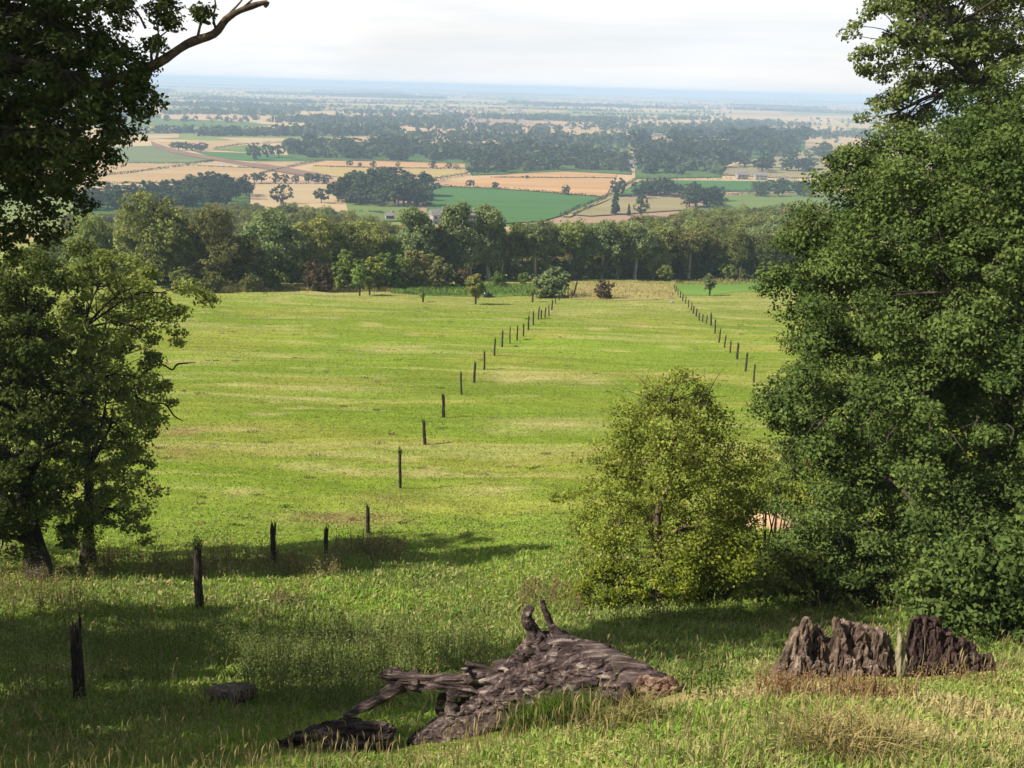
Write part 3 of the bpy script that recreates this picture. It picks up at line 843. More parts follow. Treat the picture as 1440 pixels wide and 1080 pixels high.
# --- hawthorn in the middle
Yh = 25.5
haw = [(945, 565, 48, 0), (895, 590, 40, 0), (985, 590, 40, 0), (925, 640, 62, -.6), (870, 670, 48, 0), (995, 650, 52, -.4), (1030, 690, 40, 0), (850, 745, 52, -.3),
       (890, 738, 42, -.6), (982, 742, 50, -1), (1035, 760, 45, -.3), (830, 700, 30, 0), (805, 690, 15, .2), (785, 700, 10, .2), (950, 530, 22, 0), (915, 550, 22, .2), (985, 550, 20, .2),
       (860, 800, 45, -.3), (930, 800, 55, -.9), (1000, 800, 50, -.8), (930, 650, 70, 1.6), (900, 730, 70, 1.8), (1000, 730, 70, 1.6), (880, 620, 30, .2), (1005, 610, 34, .1), (1050, 650, 30, .3), (865, 625, 26, .2), (1060, 705, 30, .3), (820, 745, 26, .1)]
hb = px_blobs(haw, Yh)
gh = G(926, 846)
p0 = P(924, 760, Yh - .6)


def haw_extra(m, B):
    rr = random.Random(4)
    for _ in range(34):
        a = P(rr.uniform(890, 1000), rr.uniform(560, 640), Yh + rr.uniform(-.6, 1)) - B
        b = a + B + Vector((rr.uniform(-.7, .7), 0, rr.uniform(.5, 1.4))) if False else P(rr.uniform(855, 1035), rr.uniform(515, 590), Yh + rr.uniform(-.8, 1.2)) - B
        m.tube([a, (a + b) / 2 + Vector((rr.uniform(-.15, .15), 0, .1)), b], [.012, .008, .004], 5, 3)


limb_tree('hawthorn_tree', 'olive green hawthorn with thin twiggy top in the middle of the slope', gh,
          [gh, p0, P(926, 715, Yh - .4), P(945, 670, Yh), P(950, 600, Yh)], hb, L_HAW, np.random.default_rng(23), bark=BARK_LIT, r0=.15,
          crown_kw=dict(cl_m2=2.5, per=72, cl_r=.36, leaf=.095, keep=.55, fill=.3, squash=.65, shell=(.55, 1.2)), limbs=12, extra=haw_extra)


def bush(name, label, blobs, base, mat, seed, kw, cat='bush', group=None):
    rng = np.random.default_rng(seed)
    root = empty(name, base); tag(root, label, cat, group)
    V, T, CC = crown(blobs, rng, **kw)
    B = np.array(base)
    crown_obj('foliage', V - B, T, mat, root)
    m = MB()
    for q in CC[rng.choice(len(CC), min(18, len(CC)), replace=False)]:
        q = Vector(q - B)
        s = Vector((rng.uniform(-.3, .3), rng.uniform(-.2, .2), -.1))
        m.tube([s, (s + q) / 2 + Vector((0, 0, .15)), q], [.035, .022, .008], 5, 3)
    m.build('stems', BARK, root)
    return root


kwb = dict(cl_m2=4, per=70, cl_r=.3, leaf=.1, keep=.6, fill=.15)
b1 = px_blobs([(865, 822, 32, 0), (835, 835, 22, 0), (895, 832, 26, 0), (850, 812, 20, .3)], 24.2)
bush('bramble_bush', 'low bright yellow green bush at the left foot of the hawthorn', b1, G(865, 856), L_BRAM, 31, kwb)
b2 = px_blobs([(985, 800, 40, 0), (1030, 790, 38, .3), (950, 808, 32, -.2), (1005, 770, 34, .5), (1060, 800, 34, .2)], 24.0)
bush('bramble_bush', 'yellow green bush under the right side of the hawthorn', b2, G(1000, 846), L_BRAM, 32, kwb)
b3 = px_blobs([(1060, 665, 34, 0), (1095, 660, 36, 0), (1130, 680, 45, 0)], 29.5)
bush('hawthorn_bush', 'olive bush between the hawthorn and the dense right tree', b3, Vector((P(1090, 760, 29.5).x, 29.5, gz(P(1090, 760, 29.5).x, 29.5))), L_HAW, 33, dict(kwb, cl_m2=4))
b4 = px_blobs([(1345, 815, 52, 0), (1400, 800, 60, 0), (1310, 850, 30, .1), (1365, 860, 40, -.3), (1430, 860, 50, -.3), (1440, 770, 50, .3), (1480, 830, 60, 0)], 17.5)
bush('elder_bush', 'dark blue green bush below the dense tree beside the broken stump', b4, Vector((P(1390, 880, 17.5).x, 17.5, gz(P(1390, 880, 17.5).x, 17.5))), L_BIG, 34, dict(kwb, leaf=.12, cl_m2=6, per=60))
b5 = px_blobs([(1100, 800, 34, 0), (1150, 815, 36, 0), (1200, 828, 32, -.3), (1250, 835, 32, -.5), (1070, 815, 24, 0)], 22.5)
bush('bramble_bush', 'dark low brush under the edge of the dense right tree', b5, Vector((P(1160, 850, 22.5).x, 22.5, gz(P(1160, 850, 22.5).x, 22.5))), L_OAK, 35, kwb)

# --- two oaks on the left
Ya = 30.0
gA = G(62, 818)
tA = [(55, 385, 45, -.5), (15, 400, 50, 0), (105, 372, 30, 0), (60, 455, 55, -1), (5, 480, 60, -1), (25, 560, 60, -1.5), (80, 540, 50, -1.2), (-40, 440, 70, 0), (-50, 560, 80, -1), (20, 640, 55, -1.5), (75, 625, 50, -1.3),
      (-50, 680, 70, -1), (20, 705, 36, -1), (70, 700, 30, -.8), (-20, 760, 40, -.5), (22, 752, 24, -.9), (92, 752, 20, -.6), (20, 420, 80, 3), (60, 560, 90, 3), (0, 680, 80, 3), (55, 500, 60, 1)]
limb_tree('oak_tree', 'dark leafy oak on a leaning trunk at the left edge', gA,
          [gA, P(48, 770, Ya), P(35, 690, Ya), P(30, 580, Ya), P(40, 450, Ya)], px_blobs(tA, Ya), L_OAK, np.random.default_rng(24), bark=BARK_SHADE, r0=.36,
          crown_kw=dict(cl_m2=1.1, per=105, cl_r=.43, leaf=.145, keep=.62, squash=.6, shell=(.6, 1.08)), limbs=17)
gB = G(122, 794)
Yq = gB.y
tB = [(150, 385, 38, 0), (185, 405, 45, -.4), (235, 412, 32, -.3), (268, 408, 20, -.2), (285, 418, 13, -.2), (140, 440, 50, -.8), (200, 465, 48, -1), (248, 452, 22, -.4), (130, 510, 55, -1), (190, 530, 42, -1), (228, 555, 18, -.6), (160, 590, 50, -1.2),
      (205, 600, 22, -.5), (130, 640, 50, -1.2), (175, 660, 38, -1), (195, 690, 20, -.5), (185, 735, 26, -.6), (160, 715, 35, -.8), (115, 705, 40, -.8), (128, 742, 26, -.7), (122, 690, 34, -1.2), (112, 762, 24, -1), (150, 440, 60, 2.5), (150, 560, 70, 2.5), (150, 660, 55, 2.2), (120, 375, 28, .5), (205, 752, 14, -.5)]


def B_extra(m, B):
    for pts in ([(200, 525), (225, 512), (242, 520), (250, 512), (275, 510)], [(195, 560), (215, 568), (232, 568), (245, 585), (258, 592)], [(190, 555), (205, 585), (215, 578)]):
        m.tube([P(a, b, Yq - .6) - B for a, b in pts], [.045] + [.03] * (len(pts) - 2) + [.01], 6, 3, .3)


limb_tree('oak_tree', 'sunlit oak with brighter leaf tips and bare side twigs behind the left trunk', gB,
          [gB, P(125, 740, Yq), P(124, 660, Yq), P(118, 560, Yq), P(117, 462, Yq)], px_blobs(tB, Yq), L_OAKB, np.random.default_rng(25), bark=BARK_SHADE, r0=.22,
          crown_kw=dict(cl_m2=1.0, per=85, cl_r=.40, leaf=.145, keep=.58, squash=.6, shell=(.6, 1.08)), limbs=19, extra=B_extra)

# --- nearer oak whose boughs hang into the top left
Yc = 15.0
gC = Vector((-13.2, 13.5, 0)); gC.z = gz(gC.x, gC.y)
tC = [(20, 20, 62, 0), (90, 20, 58, 0), (142, 30, 42, 0), (165, 62, 28, 0), (40, 100, 66, -.4), (110, 105, 60, -.4), (160, 118, 46, 0), (193, 138, 27, 0), (214, 132, 13, 0), (20, 180, 60, -.4), (85, 185, 58, -.5), (135, 185, 42, -.2),
      (172, 165, 26, 0), (60, 245, 50, -.3), (105, 250, 34, 0), (15, 255, 48, 0), (122, 225, 21, 0), (147, 213, 13, 0), (40, 300, 32, 0), (75, 305, 16, 0), (10, 320, 22, 0), (110, 285, 16, .1), (70, 335, 9, 0), (15, 345, 12, 0),
      (150, 0, 22, 0), (225, 20, 7, .1), (235, 6, 7, .1), (220, 62, 5, 0), (240, 30, 4, 0), (150, 70, 22, 0), (284, 18, 3, 0), (198, 95, 8, 0),
      (-60, 60, 90, .5), (-60, 200, 80, .5), (-50, 320, 40, 0), (30, -60, 80, 0), (120, -70, 60, .3), (40, 90, 90, 2), (90, 180, 70, 2), (60, -30, 90, 2), (130, 110, 60, 1.5), (120, 40, 55, 1.5), (60, 240, 55, 1.2), (20, 150, 70, 1), (-160, 40, 120, 1), (-150, -100, 140, 0), (-20, -120, 100, 1), (-260, 60, 170, 0), (-330, -120, 170, -2), (-240, 240, 120, 0), (-300, 200, 140, -2)]


def C_extra(m, B):
    pass


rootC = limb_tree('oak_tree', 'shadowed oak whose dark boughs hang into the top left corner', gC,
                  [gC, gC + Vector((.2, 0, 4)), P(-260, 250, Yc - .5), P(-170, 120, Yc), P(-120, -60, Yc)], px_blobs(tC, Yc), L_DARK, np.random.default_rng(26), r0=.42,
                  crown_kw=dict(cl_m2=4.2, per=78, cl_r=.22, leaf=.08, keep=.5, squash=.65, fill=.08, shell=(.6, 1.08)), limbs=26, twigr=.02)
mb = MB()
bt = lambda l: [P(a, b, Yc + .1) - gC for a, b in l]
mb.tube(bt([(-100, 190), (40, 150), (130, 120), (190, 103), (225, 88), (262, 62), (300, 48), (318, 27), (345, 12), (375, 3), (372, 10)]), [.15, .12, .095, .075, .068, .06, .055, .05, .04, .033, .022], 9, 4, .4, 2)
mb.tube(bt([(305, 45), (300, 25), (303, 5), (298, -20)]), [.024, .018, .013, .007], 6, 3, .3)
mb.tube(bt([(308, 40), (322, 20), (338, 3), (350, -15)]), [.024, .018, .013, .007], 6, 3, .3)
mb.tube(bt([(278, 54), (283, 32), (292, 22), (288, 8)]), [.025, .018, .012, .006], 6, 3, .3)
mb.tube(bt([(215, 93), (213, 72), (222, 55), (240, 40)]), [.03, .02, .014, .006], 6, 3, .3)
mb.tube(bt([(218, 90), (225, 60), (222, 40), (228, 15)]), [.025, .018, .012, .006], 6, 3, .3)
mb.tube(bt([(338, 14), (352, 2), (362, -8)]), [.02, .014, .006], 5, 3)
mb.tube(bt([(205, 40), (195, 20), (185, 5)]), [.02, .014, .006], 5, 3)
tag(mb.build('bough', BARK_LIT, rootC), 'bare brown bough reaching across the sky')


# ------------------------------------------------------------------ prototype trees for the wood at the foot of the meadow
def tree_mesh(seed, kind, H=16.0, leaf=.5, nleaf=5200):
    rng = np.random.default_rng(seed)
    if kind == 'round': cz, rx, rz, t0 = .54, .37, .46, .05
    elif kind == 'tall': cz, rx, rz, t0 = .58, .19, .43, .2
    elif kind == 'open': cz, rx, rz, t0 = .68, .30, .31, .4
    else: cz, rx, rz, t0 = .48, .5, .5, 0
    bl = []
    n = 20
    for i in range(n):
        d = unit(1, rng)[0]
        f = rng.uniform(.45, .8)
        c = np.array([d[0] * rx * f, d[1] * rx * f, cz + d[2] * rz * f]) * H
        bl.append((c, H * rx * rng.uniform(.34, .55)))
    area = sum(4 * math.pi * b[1] ** 2 for b in bl)
    per = 30
    V, T, CC = crown(bl, rng, cl_m2=nleaf / per / (area * .5), per=per, cl_r=.075 * H, leaf=leaf, keep=.7, squash=.65, shell=(.55, 1.05))
    cm = quads_mesh('crown', V, len(V) // 4, {'tint': T})
    m = MB()
    lx, ly = rng.normal(size=2) * .02 * H
    tk = 1.35 if kind in ('open', 'tall') else 1.0
    m.tube([(0, 0, -.6), (0, 0, .1 * H), (lx, ly, .45 * H), (lx * 1.5, ly * 1.5, .85 * H)], [.03 * H * tk, .02 * H * tk, .015 * H * tk, .004 * H], 8, 4, .25, seed)
    for q in CC[rng.choice(len(CC), 12, replace=False)]:
        m.tube([(lx, ly, (t0 + .25) * H), tuple((np.array([lx, ly, (t0 + .3) * H]) + q) / 2), tuple(q)], [.009 * H, .006 * H, .002 * H], 5, 2)
    tm = bpy.data.meshes.new('trunk'); tm.from_pydata(m.v, [], m.f); tm.update()
    return cm, tm


PROTO = {}
for kind, ns in (('round', 5), ('tall', 3), ('open', 4), ('bush', 3)):
    PROTO[kind] = [tree_mesh(100 + 10 * i + len(kind), kind, 16. if kind != 'bush' else 5., .6 if kind != 'bush' else .42, 8000 if kind != 'bush' else 4200) for i in range(ns)]
_mc = {}


def mesh_with(me, mat):
    k = (me.name, mat.name)
    if k not in _mc:
        c = me.copy(); c.materials.clear(); c.materials.append(mat); _mc[k] = c
    return _mc[k]


def place_tree(name, label, base, H, kind, leafm, group, cat='tree', bark=BARK_DARK, rs=random, pidx=None, squash=1.0):
    i = rs.randrange(len(PROTO[kind])) if pidx is None else pidx
    cm, tm = PROTO[kind][i]
    H0 = 16. if kind != 'bush' else 5.
    root = empty(name, base, rs.uniform(0, 6.28), H / H0)
    root.scale.z *= squash
    tag(root, label, cat, group)
    link('crown', mesh_with(cm, leafm), None, root)
    link('trunk', mesh_with(tm, bark), None, root)
    return root


ORD = ['first', 'second', 'third', 'fourth', 'fifth', 'sixth', 'seventh', 'eighth', 'ninth', 'tenth', 'eleventh', 'twelfth', 'thirteenth', 'fourteenth',
       'fifteenth', 'sixteenth', 'seventeenth', 'eighteenth', 'nineteenth', 'twentieth', 'twenty-first', 'twenty-second', 'twenty-third', 'twenty-fourth', 'twenty-fifth',
       'twenty-sixth', 'twenty-seventh', 'twenty-eighth', 'twenty-ninth', 'thirtieth', 'thirty-first', 'thirty-second', 'thirty-third', 'thirty-fourth', 'thirty-fifth']
rs = random.Random(3)


def hgt(g, top_py, px):
    """height so that a tree standing at g reaches picture row top_py"""
    d = ray(px, top_py)
    return d[2] * (g.y / d[1]) - g.z


GW = 'trees of the wood at the foot of the meadow'
# distinctive front trees: px, base py, top py, kind, leaves, bark, label
FRONT = [
    (135, 400, 300, 'round', L_WOOD, 0, 'grey green tree left of the tallest tree at the wood edge'),
    (218, 404, 268, 'round', L_WOOD, 0, 'tallest broad dark tree at the left end of the wood'),
    (262, 405, 320, 'round', L_WOOD, 0, 'lower dark tree tucked right of the tallest left tree'),
    (308, 407, 298, 'round', L_OLIVE, 0, 'olive tinted rounded tree right of the tallest tree'),
    (345, 407, 330, 'round', L_WOOD, 0, 'small dark tree between the olive and light green trees'),
    (375, 405, 293, 'round', L_PALE, 0, 'light green bushy tree left of the brown bush'),
    (410, 404, 320, 'round', L_PALE, 0, 'pale green tree beside the gap above the brown bush'),
    (440, 402, 305, 'round', L_WOOD, 0, 'dark tree directly behind the brown bush'),
    (478, 400, 318, 'round', L_WOOD, 0, 'mid green tree right of the brown bush'),
    (515, 398, 310, 'round', L_WOOD, 0, 'dark green rounded tree behind the bright shrubs'),
    (548, 397, 330, 'round', L_WOOD, 0, 'darkest rounded tree left of the tall pale trees'),
    (588, 396, 285, 'tall', L_PALE, 1, 'leftmost of the three tall pale poplars'),
    (640, 396, 282, 'tall', L_PALE, 1, 'middle tall pale poplar with a feathery top'),
    (686, 397, 286, 'tall', L_PALE, 1, 'rightmost tall pale poplar with a long bare trunk'),
    (615, 396, 318, 'tall', L_OLIVE, 1, 'shorter olive poplar between the two left tall poplars'),
    (662, 397, 320, 'open', L_PALE, 1, 'bare trunked tree between the tall poplars'),
    (705, 396, 325, 'open', L_WOOD, 1, 'open tree with pale trunk right of the tall poplars'),
    (728, 395, 318, 'open', L_WOOD, 1, 'first pale stemmed tree right of the poplars'),
    (752, 395, 312, 'open', L_PALE, 1, 'light topped stemmed tree above the grey green shrub'),
    (776, 394, 318, 'open', L_WOOD, 1, 'dark topped stemmed tree above the grey green shrub'),
    (800, 394, 308, 'open', L_WOOD, 1, 'spreading high crowned tree above the leaning pole'),
    (818, 394, 320, 'open', L_WOOD, 1, 'slender stemmed tree just right of the leaning pole'),
    (846, 394, 312, 'open', L_PALE, 1, 'pale stemmed tree behind the small dark bush'),
    (868, 394, 322, 'open', L_WOOD, 1, 'dark tree right of the small dark bush'),
    (893, 394, 312, 'open', L_PALE, 1, 'pale trunked tree above the straw strip'),
    (918, 394, 318, 'round', L_WOOD, 1, 'leafy tree above the right of the straw strip'),
    (944, 394, 325, 'round', L_WOOD, 0, 'bushy tree above the far end of the right post row'),
    (968, 394, 318, 'open', L_OLIVE, 1, 'olive topped tree right of the post row end'),
    (996, 393, 328, 'round', L_WOOD, 0, 'dark leafy tree above the bright green crop'),
    (1026, 393, 330, 'round', L_WOOD, 0, 'rounded dark tree above the middle of the bright crop'),
    (1056, 392, 332, 'round', L_WOOD, 0, 'dark tree above the right of the bright crop'),
    (1088, 391, 330, 'round', L_WOOD, 0, 'last dark tree before the huge right hand tree'),
    (1120, 390, 325, 'round', L_WOOD, 0, 'dark tree half behind the huge right hand tree'),
    (80, 398, 320, 'round', L_PALE, 0, 'pale tree low at the far left end of the wood'),
]
for px, by, ty, kind, lm, pale, lab in FRONT:
    g = G(px, by - 2)
    place_tree('woodland_tree', lab, g, hgt(g, ty, px) * 1.04, kind, lm, GW, bark=BARK_PALE if pale else BARK_DARK, rs=rs)
# bushes along the wood's foot
for px, by, ty, lm, lab in [
    (451, 405, 369, L_BROWN, 'round reddish brown bush at the edge of the wood'),
    (490, 403, 358, L_SHRUB, 'bright green shrub right of the brown bush'),
    (520, 403, 364, L_SHRUB, 'second bright shrub right of the brown bush'),
    (552, 402, 360, L_SHRUB, 'olive shrub in the middle of the shrub row'),
    (585, 401, 356, L_OLIVE, 'olive shrub below the leftmost tall poplar'),
    (618, 400, 366, L_OLIVE, 'brownish shrub below the middle poplar'),
    (650, 400, 378, L_BROWN, 'low brown shrub right of the olive shrubs'),
    (700, 399, 384, L_SHRUB, 'low green shrub at the foot of the right poplar'),
    (735, 400, 383, L_SHRUB, 'low green shrub behind the weedy strip'),
    (935, 396, 372, L_SHRUB, 'pale shrub at the end of the right post row'),
    (1022, 395, 370, L_SHRUB, 'bright shrub at the back of the green crop'),
    (1040, 395, 374, L_SHRUB, 'smaller bright shrub at the back of the green crop'),
    (385, 406, 382, L_SHRUB, 'green shrub below the light green tree'),
    (350, 408, 388, L_WOOD, 'dark shrub at the foot of the olive tree'),
    (300, 409, 385, L_WOOD, 'dark shrub at the left foot of the wood'),
    (255, 409, 380, L_WOOD, 'dark shrub below the tallest left tree')]:
    g = G(px, by + (4.5 if 440 < px < 720 else (2.5 if px < 720 else -1))); place_tree('woodland_shrub', lab, g, hgt(g, ty, px) * 1.08, 'bush', lm, 'shrubs along the foot of the wood', 'shrub', rs=rs)
# small ones out in the meadow
g = G(850, 420); place_tree('dark_bush', 'small round dark brown bush alone on the straw strip', g, hgt(g, 395, 850), 'bush', L_BROWN, None, 'bush', rs=rs, pidx=0, squash=1.05)
g = G(778, 418); place_tree('willow_shrub', 'grey green feathery shrub at the far end of the left post row', g, hgt(g, 374, 778), 'bush', L_PALE, None, 'shrub', rs=rs, pidx=1)
g = G(762, 419); place_tree('willow_shrub', 'smaller grey green shrub leaning left of the feathery one', g, hgt(g, 384, 762), 'bush', L_PALE, None, 'shrub', rs=rs, pidx=2)

# rows behind the front: crowns seen one above the other down the hidden slope
for px in np.arange(120, 1150, 15.5):
    by = np.interp(px, [120, 560, 900, 1150], [401, 394, 391, 388]) + rs.uniform(-1, 1); g = G(px + rs.uniform(-5, 5), by)
    place_tree('understory_shrub', 'dark shrub in the shade between the trunks along the wood edge', g, rs.uniform(3.5, 5.5), 'bush', L_WOOD, 'understory shrubs of the wood', 'shrub', rs=rs)
nb = 0
for row, (Yr, tops) in enumerate([(240, 330), (262, 322), (290, 314), (325, 307), (365, 300), (410, 294), (455, 289), (510, 284), (560, 282)]):
    px = 90 + rs.uniform(0, 20)
    while px < 1170:
        lim = np.interp(px, [90, 250, 330, 440, 560, 640, 720, 830, 900, 1000, 1090, 1170], [300, 292, 282, 286, 312, 322, 322, 318, 308, 294, 289, 291])
        top = max(tops, lim) + rs.uniform(0, 9)
        if top < 345:
            d = ray(px, top); Yj = Yr + rs.uniform(-9, 9)
            p = d * (Yj / d[1]); g = Vector((p[0], Yj, gz(p[0], Yj)))
            H = p[2] - g.z
            if 5 < H < 28 and lim <= tops + 14:
                side = 'left of the tall poplars' if px < 580 else ('behind the tall poplars' if px < 720 else 'right of the tall poplars')
                place_tree('woodland_tree', 'green crown in the wood behind the front trees, ' + side, g, H * 1.08, rs.choice(['round', 'round', 'round', 'open']),
                           rs.choice([L_WOOD, L_WOOD, L_WOOD, L_WOOD, L_PALE, L_OLIVE]), 'trees of the wood %s' % side, rs=rs)
                nb += 1
        px += rs.uniform(24, 36) * 250 / Yr

# ------------------------------------------------------------------ trees, woods and hedges on the plain
def plain_mesh(seed, kind, n=620):
    rng = np.random.default_rng(seed)
    H = 16.
    bl = []
    if kind == 'conifer':
        for i in range(12):
            t = i / 11; bl.append((np.array([0, 0, H * (.12 + .83 * t)]), H * (.17 * (1 - t) + .03)))
    else:
        for i in range(12):
            d = unit(1, rng)[0]; f = rng.uniform(.4, .8)
            bl.append((np.array([d[0] * 6.6 * f, d[1] * 6.6 * f, 7.9 + d[2] * 6.2 * f]), rng.uniform(2.8, 4.2)))
    area = sum(4 * math.pi * b[1] ** 2 for b in bl)
    per = 16
    V, T, CC = crown(bl, rng, cl_m2=n / per / (area * .5), per=per, cl_r=1.5, leaf=1.6, keep=.65, aspect=.8)
    m = MB(); m.tube([(0, 0, -1), (0, 0, 3), (0, 0, 8)], [.55, .4, .25], 6, 2)
    for b_ in bl: m.tube([(0, 0, 3.5), tuple(b_[0])], [.25, .08], 5, 2)
    nv = len(V); nq = nv // 4
    V = np.concatenate([V, np.array(m.v)]); T = np.concatenate([T, np.full((len(m.v), 4), .3)])
    loops = list(range(nv)); tot = [4] * nq
    for f in m.f: loops += [i + nv for i in f]; tot.append(len(f))
    st = np.concatenate([[0], np.cumsum(tot)[:-1]])
    mi = [0] * nq + [1] * len(m.f)
    me = np_mesh('field_tree', V, loops, st, tot, {'tint': T}, matidx=mi)
    me.materials.append(L_PLAIN); me.materials.append(BARK_DARK)
    return me


PM = [plain_mesh(200 + i, 'round') for i in range(6)]
PC = plain_mesh(230, 'conifer')


def ptree(label, px, by, hpx, group, wide=1.0, con=False):
    g = G(px, by)
    H = hpx * 1.25 * g.length / FPX
    o = link('conifer_tree' if con else 'field_tree', PC if con else rs.choice(PM))
    o.location = g; k = H / 16
    o.scale = (k * wide * rs.uniform(.9, 1.1), k * wide * rs.uniform(.9, 1.1), k); o.rotation_euler.z = rs.uniform(0, 6.28)
    tag(o, label, 'tree', group)
    return o


def wood(label, group, poly, n, h):
    """random trees standing inside a pixel outline of the plain"""
    xs = [p[0] for p in poly]; ys = [p[1] for p in poly]
    k = 0; tries = 0
    while k < n and tries < 4000:
        tries += 1
        x = rs.uniform(min(xs), max(xs)); y = rs.uniform(min(ys), max(ys))
        ins = False; j = len(poly) - 1
        for i in range(len(poly)):
            if (poly[i][1] > y) != (poly[j][1] > y) and x < (poly[j][0] - poly[i][0]) * (y - poly[i][1]) / (poly[j][1] - poly[i][1]) + poly[i][0]: ins = not ins
            j = i
        if not ins: continue
        ptree(label, x, y, rs.uniform(*h), group, rs.uniform(1.15, 1.6)); k += 1


wood('dark tree in the wood left of the pale stubble, above the tallest left tree', 'trees of the left dark wood', [(235, 272), (290, 268), (345, 264), (352, 284), (300, 292), (240, 294)], 34, (17, 24))
wood('dark tree in the low wood hanging at the left edge of the plain', 'trees of the far left wood', [(110, 282), (180, 275), (240, 276), (240, 296), (110, 300)], 28, (15, 22))
wood('dark tree in the wood standing above the pale pasture', 'trees of the central dark wood', [(466, 284), (500, 268), (560, 268), (604, 276), (610, 290), (560, 292), (500, 290)], 44, (20, 30))
wood('tree in the long wood behind the golden stubble', 'trees of the long wood', [(400, 205), (520, 203), (660, 212), (664, 229), (540, 226), (410, 224)], 62, (11, 17))
wood('tree in the dark belt behind the orange stubble', 'trees of the dark belt', [(650, 222), (720, 216), (880, 222), (884, 243), (800, 240), (700, 244), (664, 246)], 56, (13, 20))
wood('tree in the parkland wood right of the white house', 'trees of the parkland wood', [(895, 205), (1000, 205), (1130, 200), (1130, 214), (1020, 230), (1015, 246), (895, 248)], 60, (15, 24))
wood('scattered parkland tree on the olive slope at right', 'scattered parkland trees', [(1030, 226), (1170, 214), (1170, 245), (1040, 244)], 16, (12, 18))
wood('tree in the clump left of the pale right pasture', 'trees of the clump by the right pasture', [(958, 286), (985, 278), (1012, 284), (1010, 294), (960, 294)], 9, (15, 22))
wood('tree in the hedge belt below the cottages', 'trees of the belt below the cottages', [(1062, 268), (1140, 268), (1140, 280), (1062, 278)], 12, (12, 16))
wood('tree beside the green crop near the lane', 'trees beside the green crop', [(905, 270), (966, 268), (966, 276), (905, 277)], 9, (13, 20))
for i, (px, by, h) in enumerate([(345, 258, 11), (358, 258, 13), (368, 258, 13), (388, 259, 13), (401, 259, 12), (416, 259, 11), (434, 259, 14), (446, 259, 12), (458, 259, 12)]):
    ptree('%s tree from the left in the row between the two pale fields' % ORD[i], px, by, h, 'row of trees between the pale fields')
for lab, px, by, h in [('solitary dark tree on the pale stubble, left one', 398, 288, 24), ('solitary dark tree on the pale stubble, right one', 452, 287, 20),
                       ('leftmost round tree at the top of the green crop', 661, 265, 11), ('second round tree at the top of the green crop', 696, 267, 10),
                       ('round tree in the right corner of the green crop', 795, 275, 13), ('dark tree at the right corner of the orange stubble', 868, 276, 22),
                       ('dark upright tree right of the lane', 898, 280, 21), ('large dark tree left of the clump at right', 938, 278, 24),
                       ('small tree on the hedge of the orange stubble', 741, 252, 5), ('tree above the green strip on the far left', 357, 225, 20), ('second tree above the green strip', 375, 222, 16),
                       ('third tree above the green strip', 392, 222, 16), ('tree right of the little copse on the left', 243, 209, 7), ('lone tree at the left pale field', 268, 258, 11)]:
    ptree(lab, px, by, h, None)
for i, (px, by, h) in enumerate([(492, 235, 8), (506, 235, 6), (525, 236, 8), (560, 236, 7), (609, 238, 10), (631, 238, 8), (641, 239, 7)]):
    ptree('%s tree from the left along the golden stubble hedge' % ORD[i], px, by, h, 'trees along the golden stubble hedge')
for lab, px, by, h in [('slim pointed conifer left of the olive stubble', 865, 302, 26), ('second conifer beside the pointed one', 884, 303, 12)]:
    ptree(lab, px, by, h, None, .8, True)
ptree('pale rounded tree in front of the olive stubble', 901, 304, 22, None, .9)
wood('tree in the little dark copse on the left fields', 'trees of the little copse', [(248, 211), (285, 210), (287, 214), (250, 214)], 7, (7, 10))


def hedge(label, pxs, h=2.5, w=3.0):
    pts = [G(*p) for p in pxs]
    rng = np.random.default_rng(int(pxs[0][0] * 7 + pxs[0][1]))
    C = []
    for a, b in zip(pts[:-1], pts[1:]):
        L = (b - a).length; n = max(2, int(L / .6))
        t = rng.random(n)
        q = np.array(a)[None] * (1 - t[:, None]) + np.array(b)[None] * t[:, None]
        C.append(q)
    C = np.concatenate(C)
    C[:, 2] = tz(C[:, 0], C[:, 1])
    lump = .6 + .8 * fbm(C[:, 0] / 12, C[:, 1] / 12, 51)
    C = np.repeat(C, 2, 0); lump = np.repeat(lump, 2)
    n = len(C)
    base = np.array(pts[0])
    C[:, 0] += rng.uniform(-w / 2, w / 2, n); C[:, 1] += rng.uniform(-w / 2, w / 2, n); C[:, 2] += rng.random(n) * h * lump
    V, T = leaf_quads(C, unit(n, rng) * .6 + np.array([0, 0, .4]), rng.uniform(.8, 1.5, n), rng, rng.random(n) * .7, .8)
    o = crown_obj('hedge', V - base, T, L_HEDGE); o.location = pts[0]
    tag(o, label, 'hedge')


